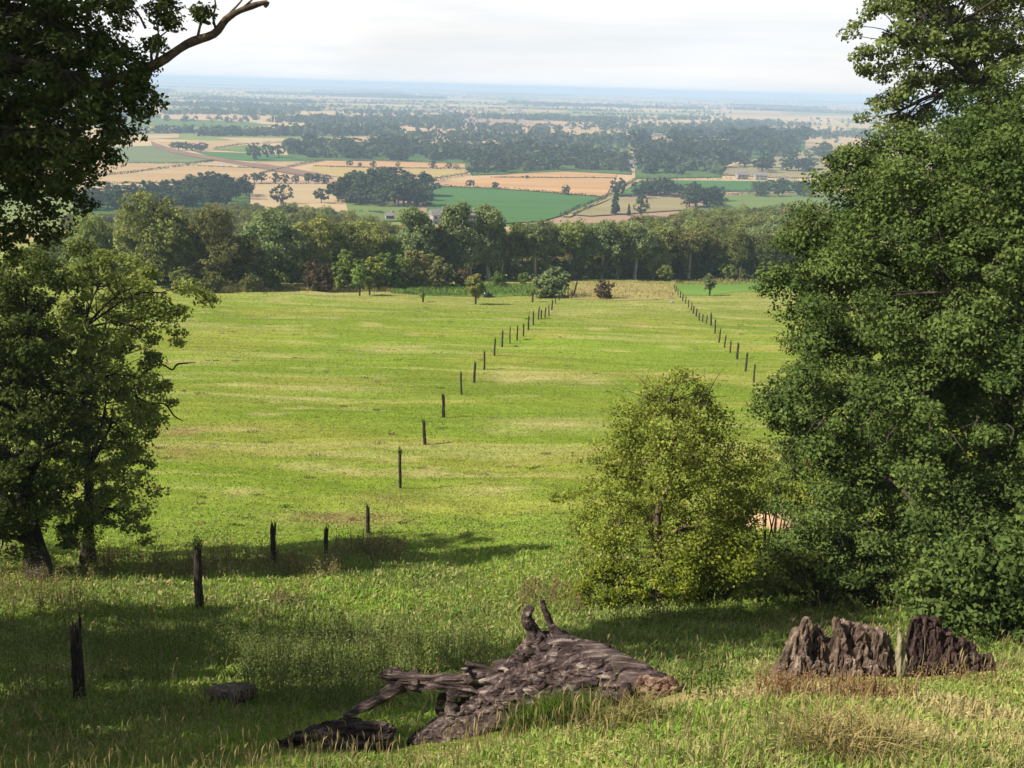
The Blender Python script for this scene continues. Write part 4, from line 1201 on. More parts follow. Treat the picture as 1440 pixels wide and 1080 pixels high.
HEDGES = [([(790, 306), (815, 294), (850, 279), (868, 269), (895, 253)], 'thick dark hedge running up beside the lane to the white house', 4, 5),
          ([(610, 262), (700, 265.5), (788, 272.5), (848, 278)], 'hedge along the top of the green crop', 2.5, 3),
          ([(690, 250.5), (780, 250.8), (866, 251)], 'thin hedge dividing the orange stubble', 2.5, 3),
          ([(560, 262), (605, 256), (660, 246), (690, 242)], 'thick hedge from the central wood up to the dark belt', 6, 9),
          ([(440, 234.5), (560, 237), (664, 238)], 'thin hedge along the middle of the golden stubble', 2.5, 3),
          ([(100, 252.5), (178, 244), (262, 233), (300, 227)], 'diagonal hedge between the two tan fields at left', 3, 4),
          ([(110, 258.7), (265, 257.8), (340, 252)], 'hedge along the bottom of the large tan field', 2.5, 3),
          ([(262, 233.2), (330, 236), (385, 238)], 'hedge below the small pale field at left', 2, 3),
          ([(150, 230), (262, 230), (302, 226)], 'hedge under the grey green field', 2, 3),
          ([(300, 210), (345, 203.5), (402, 200.5)], 'curving hedge above the left pasture', 4, 5),
          ([(342, 260), (450, 259.8), (492, 261.5)], 'hedge below the row of trees', 2.5, 3),
          ([(472, 300), (510, 299), (530, 300), (550, 304)], 'hedge crossing the pale pasture', 2.5, 3),
          ([(402, 236), (425, 231), (450, 227)], 'hedge climbing right of the ploughed strip', 3, 4),
          ([(365, 245), (402, 236.5)], 'short hedge beside the ploughed strip', 2.5, 3),
          ([(856, 278.5), (930, 271), (1000, 270), (1150, 268.5)], 'hedge under the right hand green crop', 3, 4),
          ([(896, 253), (1000, 253), (1060, 252), (1150, 256)], 'hedge belt above the right hand green crop', 7, 9),
          ([(805, 304), (853, 279.5)], 'hedge on the right side of the lane', 2.5, 3),
          ([(965, 277), (1010, 277), (1060, 272.5)], 'hedge above the right pasture', 3, 4)]
for pxs, lab, h, w in HEDGES: hedge(lab, pxs, h * .72, w * .8)
# the lane itself
def lane(pxs, w=5):
    pts = [G(*p) for p in pxs]; m = MB(); vs = []
    for i, p in enumerate(pts):
        d = (pts[min(i + 1, len(pts) - 1)] - pts[max(i - 1, 0)]); n = Vector((-d.y, d.x, 0)).normalized() * w / 2
        vs += [p + n + Vector((0, 0, .9)), p - n + Vector((0, 0, .9))]
    m.add(vs, [(2 * i, 2 * i + 1, 2 * i + 3, 2 * i + 2) for i in range(len(pts) - 1)])
    tag(m.build('farm_lane', FM['straw']), 'narrow lane between hedges on the plain', 'lane', kind='structure')


lane([(796, 306), (822, 294), (857, 279), (874, 269), (900, 253)])


FILL = [([(400, 203), (520, 201), (660, 210), (664, 228), (540, 225), (410, 223)], 130, 14), ([(650, 222), (720, 214), (880, 220), (884, 242), (800, 239), (700, 243), (664, 245)], 130, 14),
        ([(895, 203), (1000, 203), (1130, 198), (1130, 212), (1020, 228), (1012, 246), (895, 247)], 120, 15), ([(640, 205), (880, 205), (880, 215), (650, 214)], 50, 13)]


def far_woods():
    rng = np.random.default_rng(77)
    C = []; Hh = []; Wd = []
    # hedgerow lines and woods across the far plain
    def drop(x, y, n, sx, sy, ang, h, w):
        u = rng.uniform(-1, 1, n) * sx; v = rng.uniform(-1, 1, n) * sy
        X = x + u * math.cos(ang) - v * math.sin(ang); Y = y + u * math.sin(ang) + v * math.cos(ang)
        C.append(np.stack([X, Y], 1)); Hh.append(rng.uniform(h * .7, h * 1.2, n)); Wd.append(np.full(n, w))
    for _ in range(270):
        y = math.exp(rng.uniform(math.log(2000), math.log(30000))); x = rng.uniform(-.62, .62) * y
        L = rng.uniform(60, 420) * (y / 3500) ** .75; k = max(1, y / 4500) ** .6
        drop(x, y, int(L / (9 * k)), L, 6 * k, rng.normal() * .4, rng.uniform(5, 11), 10 * k)
    for _ in range(70):
        y = math.exp(rng.uniform(math.log(2100), math.log(32000))); x = rng.uniform(-.62, .62) * y
        sx = rng.uniform(80, 420) * (y / 4000) ** .8; sy = rng.uniform(30, 110) * (y / 4000) ** .8; k = max(1, y / 5000) ** .8
        drop(x, y, int(min(sx * sy / (110 * k * k), 420)), sx, sy, rng.normal() * .3, 15, 15 * k)
    for _ in range(90):
        y = math.exp(rng.uniform(math.log(1700), math.log(6000))); x = rng.uniform(-.62, .62) * y
        drop(x, y, 6, 90, 60, 0, 11, 11)
    # explicit bands seen in the photo: px range, row, depth
    for (x0, x1, py, dp, n, h) in [(390, 640, 171, 60, 330, 15), (440, 560, 178, 60, 160, 14), (560, 700, 196, 60, 160, 14), (700, 880, 200, 70, 260, 15), (890, 1130, 190, 60, 260, 15), (165, 330, 187, 30, 120, 12),
                                   (280, 400, 190, 40, 150, 13), (400, 560, 189, 70, 220, 16), (990, 1140, 178, 60, 160, 13), (230, 420, 160, 80, 160, 12), (620, 800, 165, 60, 180, 12), (800, 1000, 168, 60, 200, 12)]:
        a = G(x0, py); b = G(x1, py); n = int(n * .55)
        t = rng.random(n)
        X = a.x + (b.x - a.x) * t; Y = a.y + (b.y - a.y) * t + rng.uniform(-dp, dp, n)
        C.append(np.stack([X, Y], 1)); Hh.append(rng.uniform(h * .7, h * 1.25, n)); Wd.append(np.full(n, h))
    for poly, n, h in FILL:
        xs = [p[0] for p in poly]; ys = [p[1] for p in poly]; k = 0
        while k < n:
            x = rng.uniform(min(xs), max(xs)); y = rng.uniform(min(ys), max(ys)); ins = False; j = len(poly) - 1
            for i in range(len(poly)):
                if (poly[i][1] > y) != (poly[j][1] > y) and x < (poly[j][0] - poly[i][0]) * (y - poly[i][1]) / (poly[j][1] - poly[i][1]) + poly[i][0]: ins = not ins
                j = i
            if not ins: continue
            g = G(x, y); C.append(np.array([[g.x, g.y]])); Hh.append(np.array([h * rng.uniform(.6, 1.1)])); Wd.append(np.array([h])); k += 1
    C = np.concatenate(C); H = np.concatenate(Hh); W = np.concatenate(Wd)
    C[:, 0] += 0
    n = len(C); q = 15
    k = np.repeat(np.arange(n), q)
    d = unit(n * q, rng)
    pos = np.stack([C[k, 0] + d[:, 0] * W[k] * .42, C[k, 1] + d[:, 1] * W[k] * .42, tz(C[k, 0], C[k, 1]) + H[k] * (.5 + .42 * d[:, 2])], 1)
    V, T = leaf_quads(pos, d, W[k] * rng.uniform(.38, .6, n * q), rng, np.clip(rng.random(n)[k] * .6 + rng.random(n * q) * .4, 0, 1), .85, jit=.5)
    o = crown_obj('distant_woodland', V, T, L_PLAIN)
    tag(o, 'far off hedgerow trees and woods fading into the haze', 'woodland', kind='stuff')


far_woods()


# ------------------------------------------------------------------ buildings on the plain
def house(name, label, px, py, w, d, h, rz, wallm, roofm, sheds=False, z=0):
    g = G(px, py)
    root = empty(name, g, rz); tag(root, label, 'building' if sheds else 'house')
    m = MB(); m.box((0, 0, h / 2 - .5), (w, d, h + 1)); m.build('wall', wallm, root, False)
    rh = d * (.22 if sheds else .45)
    m = MB(); e = .4
    m.add([(-w / 2 - e, -d / 2 - e, h + .02), (w / 2 + e, -d / 2 - e, h + .02), (w / 2 + e, d / 2 + e, h + .02), (-w / 2 - e, d / 2 + e, h + .02), (-w / 2 - e, 0, h + rh), (w / 2 + e, 0, h + rh)],
          [(0, 1, 5, 4), (2, 3, 4, 5), (1, 2, 5), (3, 0, 4), (3, 2, 1, 0)])
    r = m.build('roof', roofm, root, False)
    if not sheds:
        m = MB(); m.box((w * .38, 0, h + rh + .3), (1, .9, 1.8)); m.build('chimney', wallm, r, False)
        for ix in range(3):
            for iz in range(2):
                m = MB(); m.box((-w * .32 + ix * w * .32, -d / 2 - .03, h * (.25 + .5 * iz)), (1.2, .1, 1.3)); m.build('window', DARKGLASS, root, False)
    m = MB(); m.box((w * .16, -d / 2 - .04, 1.05), (1.1 if not sheds else 4, .1, 2.1)); m.build('door', DARKGLASS, root, False)
    return root


house('white_house', 'white house glinting among the dark trees at the end of the lane', 888, 237, 10, 7, 7, .1, WHITEWALL, ROOFT)
house('stone_cottage', 'left stone cottage below the parkland trees', 1043, 252, 12, 7, 5, .2, STONE, ROOFT)
house('stone_cottage', 'right stone cottage below the parkland trees', 1069, 253, 13, 7, 5, .1, STONE, ROOFT)
house('stone_house', 'grey roofed house between the tall poplars', 616, 315, 9, 7, 5.5, .5, STONE, ROOFT)
house('stone_house', 'smaller grey house between the right pair of poplars', 660, 314, 7, 6, 5, .3, STONE, ROOFT)
house('stone_cottage', 'little grey building beside the pale pasture', 548, 309, 5, 4, 2.6, .3, STONE, ROOFT)
house('farm_barn', 'pale grey farm building on the far tan field', 924, 192.5, 20, 10, 5, .1, STONE, ROOFT, True)
house('white_warehouse', 'long white shed far off left of centre on the plain', 729, 161, 40, 18, 7, .1, WHITEWALL, ROOFT, True)
house('white_warehouse', 'wide white shed nearest the horizon', 777, 146.5, 60, 24, 8, .05, WHITEWALL, ROOFT, True)
house('farm_house', 'brick coloured house at the left end of the dark belt', 828, 239, 10, 7, 5, .2, SOIL, ROOFT)


# ------------------------------------------------------------------ posts in the meadow
def post_mesh(seed, H=1.75, r=.115):
    rr = random.Random(seed)
    m = MB(); sides = 12; rings = 12
    vs = []; fs = []
    top = [H * rr.uniform(.86, 1.03) for _ in range(sides)]
    for i in range(rings + 1):
        t = i / rings
        for k in range(sides):
            a = 2 * math.pi * k / sides
            z = -.3 + (top[k] + .3) * t
            q = r * (1.12 - .15 * t) * (1 + .22 * mnoise.noise(Vector((math.cos(a) * 2, math.sin(a) * 2, z * 2.2 + seed))) + rr.uniform(-.05, .05))
            if i == rings: q *= .75
            vs.append((math.cos(a) * q + .03 * math.sin(z * 1.7 + seed), math.sin(a) * q, z))
    for i in range(rings):
        for k in range(sides):
            k2 = (k + 1) % sides
            fs.append((i * sides + k, i * sides + k2, (i + 1) * sides + k2, (i + 1) * sides + k))
    vs.append((0, 0, H * .8)); c = len(vs) - 1
    for k in range(sides): fs.append((rings * sides + k, rings * sides + (k + 1) % sides, c))
    m.add(vs, fs)
    for _ in range(6):   # split staves and wire whiskers standing off the top
        a = rr.uniform(0, 6.28); b = (math.cos(a) * r * .7, math.sin(a) * r * .7)
        m.tube([(b[0], b[1], H * .7), (b[0] * 1.2, b[1] * 1.2, H * .95), (b[0] * 1.5, b[1] * 1.5, H * rr.uniform(1., 1.14))], [.02, .016, .006], 5, 2)
    me = bpy.data.meshes.new('post'); me.from_pydata(m.v, [], m.f); me.update(); me.materials.append(POSTWOOD)
    return me


POSTS = [post_mesh(i, 1.75, .1 + .012 * (i % 3)) for i in range(5)]
SPR = []
for i in range(2):
    rng = np.random.default_rng(60 + i)
    V, T, _ = crown([(np.array((0, 0, 1.8)), .12), (np.array((.05, 0, 2.0)), .09)], rng, cl_m2=60, per=12, cl_r=.11, leaf=.08, keep=.1)
    me = quads_mesh('sapling_shoots', V, len(V) // 4, {'tint': T}); me.materials.append(L_OAK); SPR.append(me)

LEFTROW = [(112, 982, 895), (281, 855, 778), (384, 792, 738), (459, 790, 742), (517, 752, 712), (563, 686, 637), (598, 625, 590), (624, 587, 553), (649, 555, 520), (667, 538, 508), (681, 520, 493), (695, 500, 475), (706, 488, 462),
           (717, 483, 458), (727, 479, 458), (736, 473, 455), (743, 464, 444), (750, 457, 437), (757, 449, 431), (761.5, 448, 435), (766.5, 447, 432), (772, 444, 429), (776, 436, 421), (781, 427, 415), (786, 422, 411), (790, 420, 410), (794, 419, 409), (799, 419, 409), (804, 418, 408)]
LL = ['dark post deep in the shade nearest the camera at left', 'knotty tall post with a ragged top at the edge of the tree shadow', 'thick post standing in the brown weeds right of the shaded tree',
      'slimmer post beside the thick one in the brown weeds', 'short post half hidden by grass below the slope']
RIGHTROW = [(1060, 538, 513), (1048, 523, 496), (1036.5, 505, 482), (1026.5, 496, 479), (1019, 489, 471), (1011, 482, 462), (1005, 469, 449), (999.5, 458, 440), (993, 455, 443), (988, 453, 442), (983, 451, 440), (979, 445, 434), (975, 441, 430), (972, 436, 426),
            (968, 432, 422), (964, 427, 418), (960, 423, 413), (956.5, 419, 410), (953.5, 415, 406), (950.5, 411, 402), (948, 408, 400)]


def posts(row, side, labs, word):
    for i, (px, by, ty) in enumerate(row):
        g = G(px, by)
        h = (by - ty) * g.length / FPX / math.cos(math.atan2(-g.z, g.y)) * 1.0
        h = min(max(h, 1.2), 2.1)
        root = link('fence_post', POSTS[i % 5])
        root.location = g; root.rotation_euler = (random.uniform(-.05, .05), random.uniform(-.06, .06), random.uniform(0, 6.28))
        k = h / 1.8; th = .84 * random.uniform(.85, 1.15); root.scale = (th, th, k)
        lab = labs[i] if i < len(labs) else 'weathered post, %s counting away from the camera in the %s row' % (ORD[i], side)
        tag(root, lab, 'post', 'posts of the %s row in the meadow' % side)
        if i in (1, 5) and side == 'left':
            link('sapling_shoots', SPR[i % 2], None, root)


posts(LEFTROW, 'left', LL, 'left')
posts(RIGHTROW, 'right', [], 'right')
# leaning pole at the end of the left row
m = MB(); a = G(806, 418); b = P(812, 394, a.y + 1)
m.tube([Vector((0, 0, -.3)), (b - a) * .5, b - a], [.16, .13, .09], 8, 3, .2)
o = m.build('leaning_pole', POSTWOOD); o.location = a; tag(o, 'long leaning pole at the far end of the left post row', 'pole')

# staked saplings at the foot of the meadow
def sapling(label, px, by, ty, crown_frac=.5, leafm=L_SHRUB, stake=True, w=.2):
    g = G(px, by); H = hgt(g, ty, px)
    rng = np.random.default_rng(int(px))
    root = empty('staked_sapling', g); tag(root, label, 'sapling', 'staked saplings')
    if crown_frac:
        bl = [(np.array([rng.normal() * w * H * .4, rng.normal() * w * H * .4, H * (1 - crown_frac * t)]), H * w * (.5 + .6 * math.sin(3.1 * t))) for t in np.linspace(.05, .95, 6)]
        V, T, _ = crown(bl, rng, cl_m2=3, per=24, cl_r=.35, leaf=.32, keep=.5)
        crown_obj('crown', V, T, leafm, root)
    m = MB(); m.tube([(0, 0, -.2), (0, 0, H * .4), (.03, 0, H * .8)], [.06, .05, .02], 6, 2); m.build('trunk', BARK_DARK, root)
    m = MB(); m.tube([(.14, 0, -.3), (.15, 0, .9), (.13, 0, 1.9)], [.1, .1, .09], 7, 2, .2); m.build('stake', POSTWOOD, root)


sapling('leftmost bright staked sapling below the bright shrubs', 505, 416, 376)
sapling('short bright staked sapling right of the leftmost one', 519, 415, 391, .5)
sapling('round dark staked sapling on the weedy strip', 668, 428, 390, .65, L_WOOD, w=.26)
sapling('bare stake with thin whip left of the round sapling', 594, 425, 413, .3, w=.06)
sapling('small pale staked sapling in front of the bright crop', 997, 416, 388, .6, L_PALE, w=.2)
sapling('thin staked whip left of the post row end', 748, 425, 408, .3, w=.08)
# dark box-like trough by the sapling, and a pale stone by the right row
g = G(684, 418)
m = MB(); m.box((0, 0, .45), (1.0, .8, .9)); m.box((.75, .05, .3), (.6, .7, .6)); m.tube([(-.3, 0, .8), (-.25, 0, 1.2), (-.28, 0, 1.6)], [.25, .2, .05], 8, 2)
o = m.build('feed_trough', DARKGLASS); o.location = g; tag(o, 'dark blue feeder standing right of the round sapling', 'trough')
g = G(945, 426)
m = MB(); m.tube([(-.25, 0, .05), (0, 0, .15), (.3, 0, .05)], [.08, .2, .09], 9, 4, .3, 3); o = m.build('pale_stone', STONE); o.location = g; tag(o, 'pale stone beside the far end of the right post row', 'stone')


# ------------------------------------------------------------------ dead wood in the foreground
def remeshed(mb, voxel, disp, seed, origin, name, mat, parent=None, axis_scale=(.7, 6, 6), amp=.05, fine=.02, cuts=None):
    me = bpy.data.meshes.new(name + '_raw'); me.from_pydata(mb.v, [], mb.f); me.update()
    t = bpy.data.objects.new('tmp', me); COL.objects.link(t)
    md = t.modifiers.new('r', 'REMESH'); md.mode = 'VOXEL'; md.voxel_size = voxel
    dg = bpy.context.evaluated_depsgraph_get(); dg.update()
    out = bpy.data.meshes.new_from_object(t.evaluated_get(dg))
    bpy.data.objects.remove(t)
    out.name = name
    n = len(out.vertices)
    sx, sy, sz = axis_scale
    NB = np.empty(n * 3, np.float32); out.vertices.foreach_get('co', NB); NB = NB.reshape(-1, 3)
    NN = np.empty(n * 3, np.float32); out.vertex_normals.foreach_get('vector', NN); NN = NN.reshape(-1, 3)
    for i in range(n):
        p = Vector(NB[i]); nn = Vector(NN[i])
        q = Vector((p.x * sx + seed, p.y * sy, p.z * sz))
        a = mnoise.noise(q); b = mnoise.noise(q * 2.7 + Vector((5, 0, 0))); c = mnoise.noise(p * 2.2 + Vector((seed, 0, 0)))
        ridge = (1 - abs(a) * 2)
        e = mnoise.noise(Vector((p.x * sx * 1.3 + 9, p.y * sy * 1.9, p.z * sz * 1.9)) + Vector((c, c, 0)) * .12)
        f = mnoise.noise(p * 9.0)
        d = amp * (ridge * .7 + c * 1.0 - .4) + fine * (.5 - abs(b) * 1.6) - fine * 1.5 * max(0, 1 - abs(e) * 7) + fine * .3 * f
        NB[i] = p + nn * d
    out.vertices.foreach_set('co', NB.ravel())
    out.update()
    out.polygons.foreach_set('use_smooth', np.zeros(len(out.polygons), bool))
    out.materials.clear(); out.materials.append(mat)
    o = link(name, out, None, parent)
    return o


def dead_trunk():
    base = G(760, 1000)
    T_ = lambda px, py, Y: P(px, py, Y) - base
    root = empty('fallen_trunk', base); tag(root, 'grey weathered fallen dead trunk lying in the hollow', 'dead trunk')
    m = MB()
    Y = 10.6
    tb = lambda l, **k: m.tube([T_(a, b, y) for a, b, y, r in l], [r for *_, r in l], 14, 5, **k)
    tb([(962, 986, 9.6, .11), (930, 973, 9.8, .19), (885, 959, 10.0, .28), (830, 952, 10.3, .36), (775, 955, 10.6, .40), (722, 975, 10.8, .34), (672, 1002, 10.9, .26), (622, 1028, 11.0, .16), (578, 1043, 11.1, .05)], wob=.22, seed=1)
    tb([(852, 932, 10.4, .2), (805, 917, 10.6, .19), (776, 908, 10.7, .17), (750, 912, 10.75, .14), (728, 929, 10.8, .09), (700, 938, 10.85, .05)], wob=.25, seed=2)
    # thin arching limb to the left with its knob
    tb([(735, 962, 10.8, .22), (690, 962, 10.85, .17), (650, 961, 10.9, .135), (610, 958, 10.95, .105), (575, 956, 11, .105), (552, 952, 11, .115), (541, 947, 11, .09), (537, 944, 11, .05)], wob=.3, seed=5)
    tb([(640, 970, 10.85, .10), (634, 990, 10.85, .085), (640, 1012, 10.85, .10)], wob=.3, seed=15)
    # lower rim of the hollow, and shards along the top
    tb([(625, 975, 11.15, .07), (618, 992, 11.15, .06), (622, 1004, 11.1, .04)], wob=.2, seed=7)
    tb([(700, 950, 10.9, .12), (672, 940, 10.9, .06), (655, 933, 10.9, .025)], wob=.2, seed=8)
    tb([(735, 930, 10.8, .12), (712, 934, 10.9, .07), (690, 930, 10.9, .025)], wob=.2, seed=9)
    tb([(662, 958, 10.8, .1), (656, 946, 10.8, .06), (651, 938, 10.8, .015)], wob=.2, seed=10)
    tb([(740, 1002, 10.5, .14), (690, 1018, 10.6, .14), (630, 1036, 10.8, .10), (575, 1046, 10.9, .04)], wob=.2, seed=11)
    # torn root plate at the right
    tb([(890, 972, 9.9, .24), (930, 974, 9.7, .2), (950, 975, 9.62, .12)], wob=.3, seed=12)
    o = remeshed(m, .0165, 1, 3.3, base, 'trunk', DEADWOOD, root, (.2, 6.5, 6.5), .042, .024)
    sn = lambda name, l, sd: (lambda mm: (mm.tube([T_(a, b, y) for a, b, y, r in l], [r for *_, r in l], 11, 6, .45, sd), mm.build(name, DEADWOOD, root, False)))(MB())
    sn('snag', [(762, 912, 10.7, .16), (755, 898, 10.7, .12), (748, 884, 10.7, .075), (741, 871, 10.7, .07), (746, 854, 10.7, .045)], 3)
    sn('snag', [(800, 910, 10.65, .13), (788, 897, 10.65, .085), (777, 882, 10.7, .05), (769, 865, 10.7, .042), (762, 844, 10.7, .026)], 14)
    sn('limb', [(590, 958, 11, .13), (565, 962, 11, .11), (540, 978, 10.95, .075), (512, 994, 10.9, .06), (484, 1006, 10.9, .035)], 26)
    m = MB()
    for k, (x0, y0, x1, y1, r) in enumerate([(905, 978, 966, 984, .15), (900, 968, 957, 966, .13), (910, 990, 960, 996, .12), (915, 972, 946, 956, .09), (905, 985, 969, 976, .09)]):
        m.tube([T_(x0, y0, 9.75), T_((x0 + x1) / 2, (y0 + y1) / 2, 9.62), T_(x1, y1, 9.5)], [r, r * .95, r * .45], 10, 4, .35, k)
    remeshed(m, .018, 1, 4.4, base, 'broken_end', TORNWOOD, root, (2.5, 9, 9), .03, .03)
    # dark knot at right end
    m = MB(); m.tube([T_(882, 962, 9.62), T_(880, 975, 9.6), T_(882, 988, 9.6)], [.05, .085, .04], 9, 3, .4, 2); m.build('knot', ROTWOOD, root)
    # split slab of bough in front-left
    b2 = G(470, 1048)
    m = MB()
    U_ = lambda px, py, Y: P(px, py, Y) - b2
    m.tube([U_(388, 1046, 10.75), U_(430, 1036, 10.8), U_(470, 1024, 10.85), U_(505, 1018, 10.9)], [.05, .1, .12, .06], 10, 4, .3, 3)
    m.tube([U_(450, 1045, 10.7), U_(490, 1036, 10.8), U_(530, 1032, 10.8), U_(552, 1036, 10.8)], [.1, .15, .17, .1], 10, 4, .3, 6)
    o = remeshed(m, .024, 1, 8.1, b2, 'broken_bough', DEADWOOD, None, (.5, 8, 8), .05, .03)
    o.location = b2
    tag(o, 'split grey slab of bough on the grass left of the fallen trunk', 'dead branch')


dead_trunk()


def broken_stump():
    Y = 9.75
    base = G(1190, 962)
    root = empty('broken_stump', base); tag(root, 'wide jagged crumbling stump on the crest at lower right', 'stump')
    rr = random.Random(5)
    q = lambda px, py, dy=0: P(px, py, Y + dy) - base
    def col(m, x0, y0, x1, y1, r0, r1, dy=0, sd=1):
        xm, ym = x0 * .45 + x1 * .55 + rr.uniform(-4, 4), y0 * .45 + y1 * .55
        r1 *= .8
        m.tube([q(x0, y0 + 22, dy - .06), q(x0, y0, dy), q(xm, ym, dy + .02), q(x1, y1, dy + .04)], [r0 * 1.2, r0, (r0 + r1) * .5, r1], 10, 4, .3, sd)
    m = MB()
    for k, c in enumerate([(1092, 962, 1112, 902, .10, .045, 0), (1104, 960, 1121, 884, .13, .04, .02), (1118, 962, 1136, 870, .15, .035, 0), (1142, 962, 1152, 880, .15, .04, .05), (1166, 960, 1165, 900, .18, .09, .08),
                           (1182, 962, 1176, 866, .17, .035, 0), (1192, 960, 1188, 874, .18, .06, .1), (1212, 962, 1210, 882, .19, .09, .05), (1234, 960, 1234, 886, .17, .08, 0), (1250, 960, 1250, 905, .13, .05, 0),
                           (1120, 968, 1128, 920, .15, .08, -.25), (1150, 972, 1156, 930, .15, .08, -.3), (1196, 974, 1196, 925, .16, .07, -.28), (1228, 970, 1226, 930, .14, .07, -.22), (1201, 958, 1200, 880, .2, .1, .12), (1222, 958, 1221, 884, .2, .1, .1), (1243, 958, 1243, 894, .18, .09, .1), (1130, 958, 1132, 890, .2, .08, .12), (1180, 950, 1180, 900, .3, .12, .35),
                           (1140, 950, 1140, 905, .25, .1, .35), (1225, 950, 1225, 905, .25, .1, .3)]):
        col(m, *c[:6], c[6], k)
    m.tube([q(1112, 958, -.1), q(1090, 962, -.15), q(1072, 966, -.2)], [.1, .06, .03], 8, 4, .3)
    m.tube([q(1196, 960, -.3), q(1198, 976, -.42), q(1201, 988, -.5)], [.12, .09, .04], 8, 4, .3)
    o = remeshed(m, .016, 1, 2.2, base, 'stump_shell', STUMPWOOD, root, (10, 10, 1.0), .035, .03)
    m = MB()
    for k, c in enumerate([(1288, 946, 1287, 868, .15, .05, .15), (1302, 946, 1298, 862, .17, .07, .2), (1318, 946, 1314, 868, .17, .07, .2), (1334, 944, 1330, 888, .17, .07, .2), (1352, 942, 1350, 898, .16, .07, .2), (1370, 940, 1368, 904, .14, .06, .2), (1388, 938, 1386, 920, .10, .05, .2),
                           (1320, 940, 1320, 895, .26, .1, .5), (1355, 940, 1355, 905, .24, .1, .5), (1272, 955, 1275, 938, .1, .06, 0), (1290, 955, 1292, 934, .1, .06, -.1)]):
        col(m, *c[:6], c[6], k + 30)
    o = remeshed(m, .018, 1, 6.2, base, 'rotten_root', ROTWOOD, root, (9, 9, 1.2), .04, .03)
    tag(o, 'dark reddish rotten right hand part')
    m = MB()
    m.tube([q(1269, 972, -.2), q(1269, 940, -.2), q(1266, 905, -.18), q(1263, 880, -.18)], [.10, .085, .065, .02], 9, 5, .45, 5, .55)
    tag(remeshed(m, .014, 1, 7.7, base, 'splinter', SPLINTER, root, (7, 7, 1.0), .022, .02), 'pale upright splinter')


broken_stump()

# cut slice of log lying in the hollow
g = G(325, 990)
m = MB()
pr = [(.0, .02), (.3, 0), (.40, .02), (.42, .10), (.40, .19), (.33, .215), (.15, .20), (0, .205)]
n = 36
vs = []; fs = []
for i, (r, z) in enumerate(pr):
    for k in range(n):
        a = 2 * math.pi * k / n
        q = r * (1 + .09 * mnoise.noise(Vector((math.cos(a) * 1.5, math.sin(a) * 1.5, 2))) + .03 * mnoise.noise(Vector((math.cos(a) * 6, math.sin(a) * 6, z * 9))))
        vs.append((math.cos(a) * q * 1.0, math.sin(a) * q * .8, z))
for i in range(len(pr) - 1):
    for k in range(n):
        k2 = (k + 1) % n; fs.append((i * n + k, i * n + k2, (i + 1) * n + k2, (i + 1) * n + k))
m.add(vs, fs)
o = m.build('log_slice', STUMPWOOD, None); o.location = g + Vector((0, 0, .08)); o.rotation_euler = (-.28, .06, .3)
tag(o, 'flat cut slice of log lying in the shaded grass', 'log')

# bare earth heap showing between the hawthorn and the right tree
g = G(1090, 741)
H = .75
m = MB(); vs = []; fs = []
nx, ny = 40, 16
for j in range(ny):
    for i in range(nx):
        u = i / (nx - 1) * 2 - 1; v = j / (ny - 1) * 2 - 1
        k = max(0, 1 - u * u) ** .7 * max(0, 1 - v * v) ** .8
        x = u * 1.25; y = v * .9
        vs.append((x, y, gz(g.x + x, g.y + y) - g.z - .05 + k * max(H, .5) * (1 + .35 * mnoise.noise(Vector((x * 2.3, y * 2.3, 1))))))
for j in range(ny - 1):
    for i in range(nx - 1): fs.append((j * nx + i, j * nx + i + 1, (j + 1) * nx + i + 1, (j + 1) * nx + i))
m.add(vs, fs); o = m.build('earth_heap', SOIL); o.location = g
tag(o, 'orange bare earth heap between hawthorn and dense tree', 'earth heap')

# ------------------------------------------------------------------ trees just outside the frame that throw the shade in the hollow
for i, (x, y, H, k, lab) in enumerate([(-21.0, 13.6, 12.6, 'round', 'tree outside the left edge shading the hollow'), (-15.0, 7.4, 10.6, 'round', 'second tree outside the left edge shading the hollow')]):
    place_tree('oak_tree', lab, Vector((x, y, gz(x, y))), H, k, L_OAK, 'shade trees beside the hollow', rs=rs)

# ------------------------------------------------------------------ air
def haze():
    m, nt, out = new_mat('haze_air')
    pv = N(nt, 'ShaderNodeVolumePrincipled')
    pv.inputs['Color'].default_value = (.53, .71, .95, 1)
    pv.inputs['Density'].default_value = HAZE
    pv.inputs['Anisotropy'].default_value = 0.0
    nt.links.new(pv.outputs[0], out.inputs['Volume'])
    b = MB(); b.box((0, 22000, (-93 + 7.5) / 2), (100000, 140000, 100.5))
    o = b.build('haze', m, None, False)
    tag(o, 'thin blue haze over the plain', 'haze', kind='stuff')


HAZE = 0.0002
haze()

# ------------------------------------------------------------------ light, sky, camera
SUN_EL = R(41); sx, sy = 1.0, .36
l = math.hypot(sx, sy); sx /= l; sy /= l
sd = bpy.data.lights.new('sun', 'SUN'); sd.energy = 5.0; sd.angle = R(.5); sd.color = (1, .93, .82)
so = bpy.data.objects.new('sun', sd); COL.objects.link(so)
d = Vector((math.cos(SUN_EL) * sx, math.cos(SUN_EL) * sy, -math.sin(SUN_EL)))
so.rotation_euler = d.to_track_quat('-Z', 'Y').to_euler(); so.location = (-40, -10, 60)

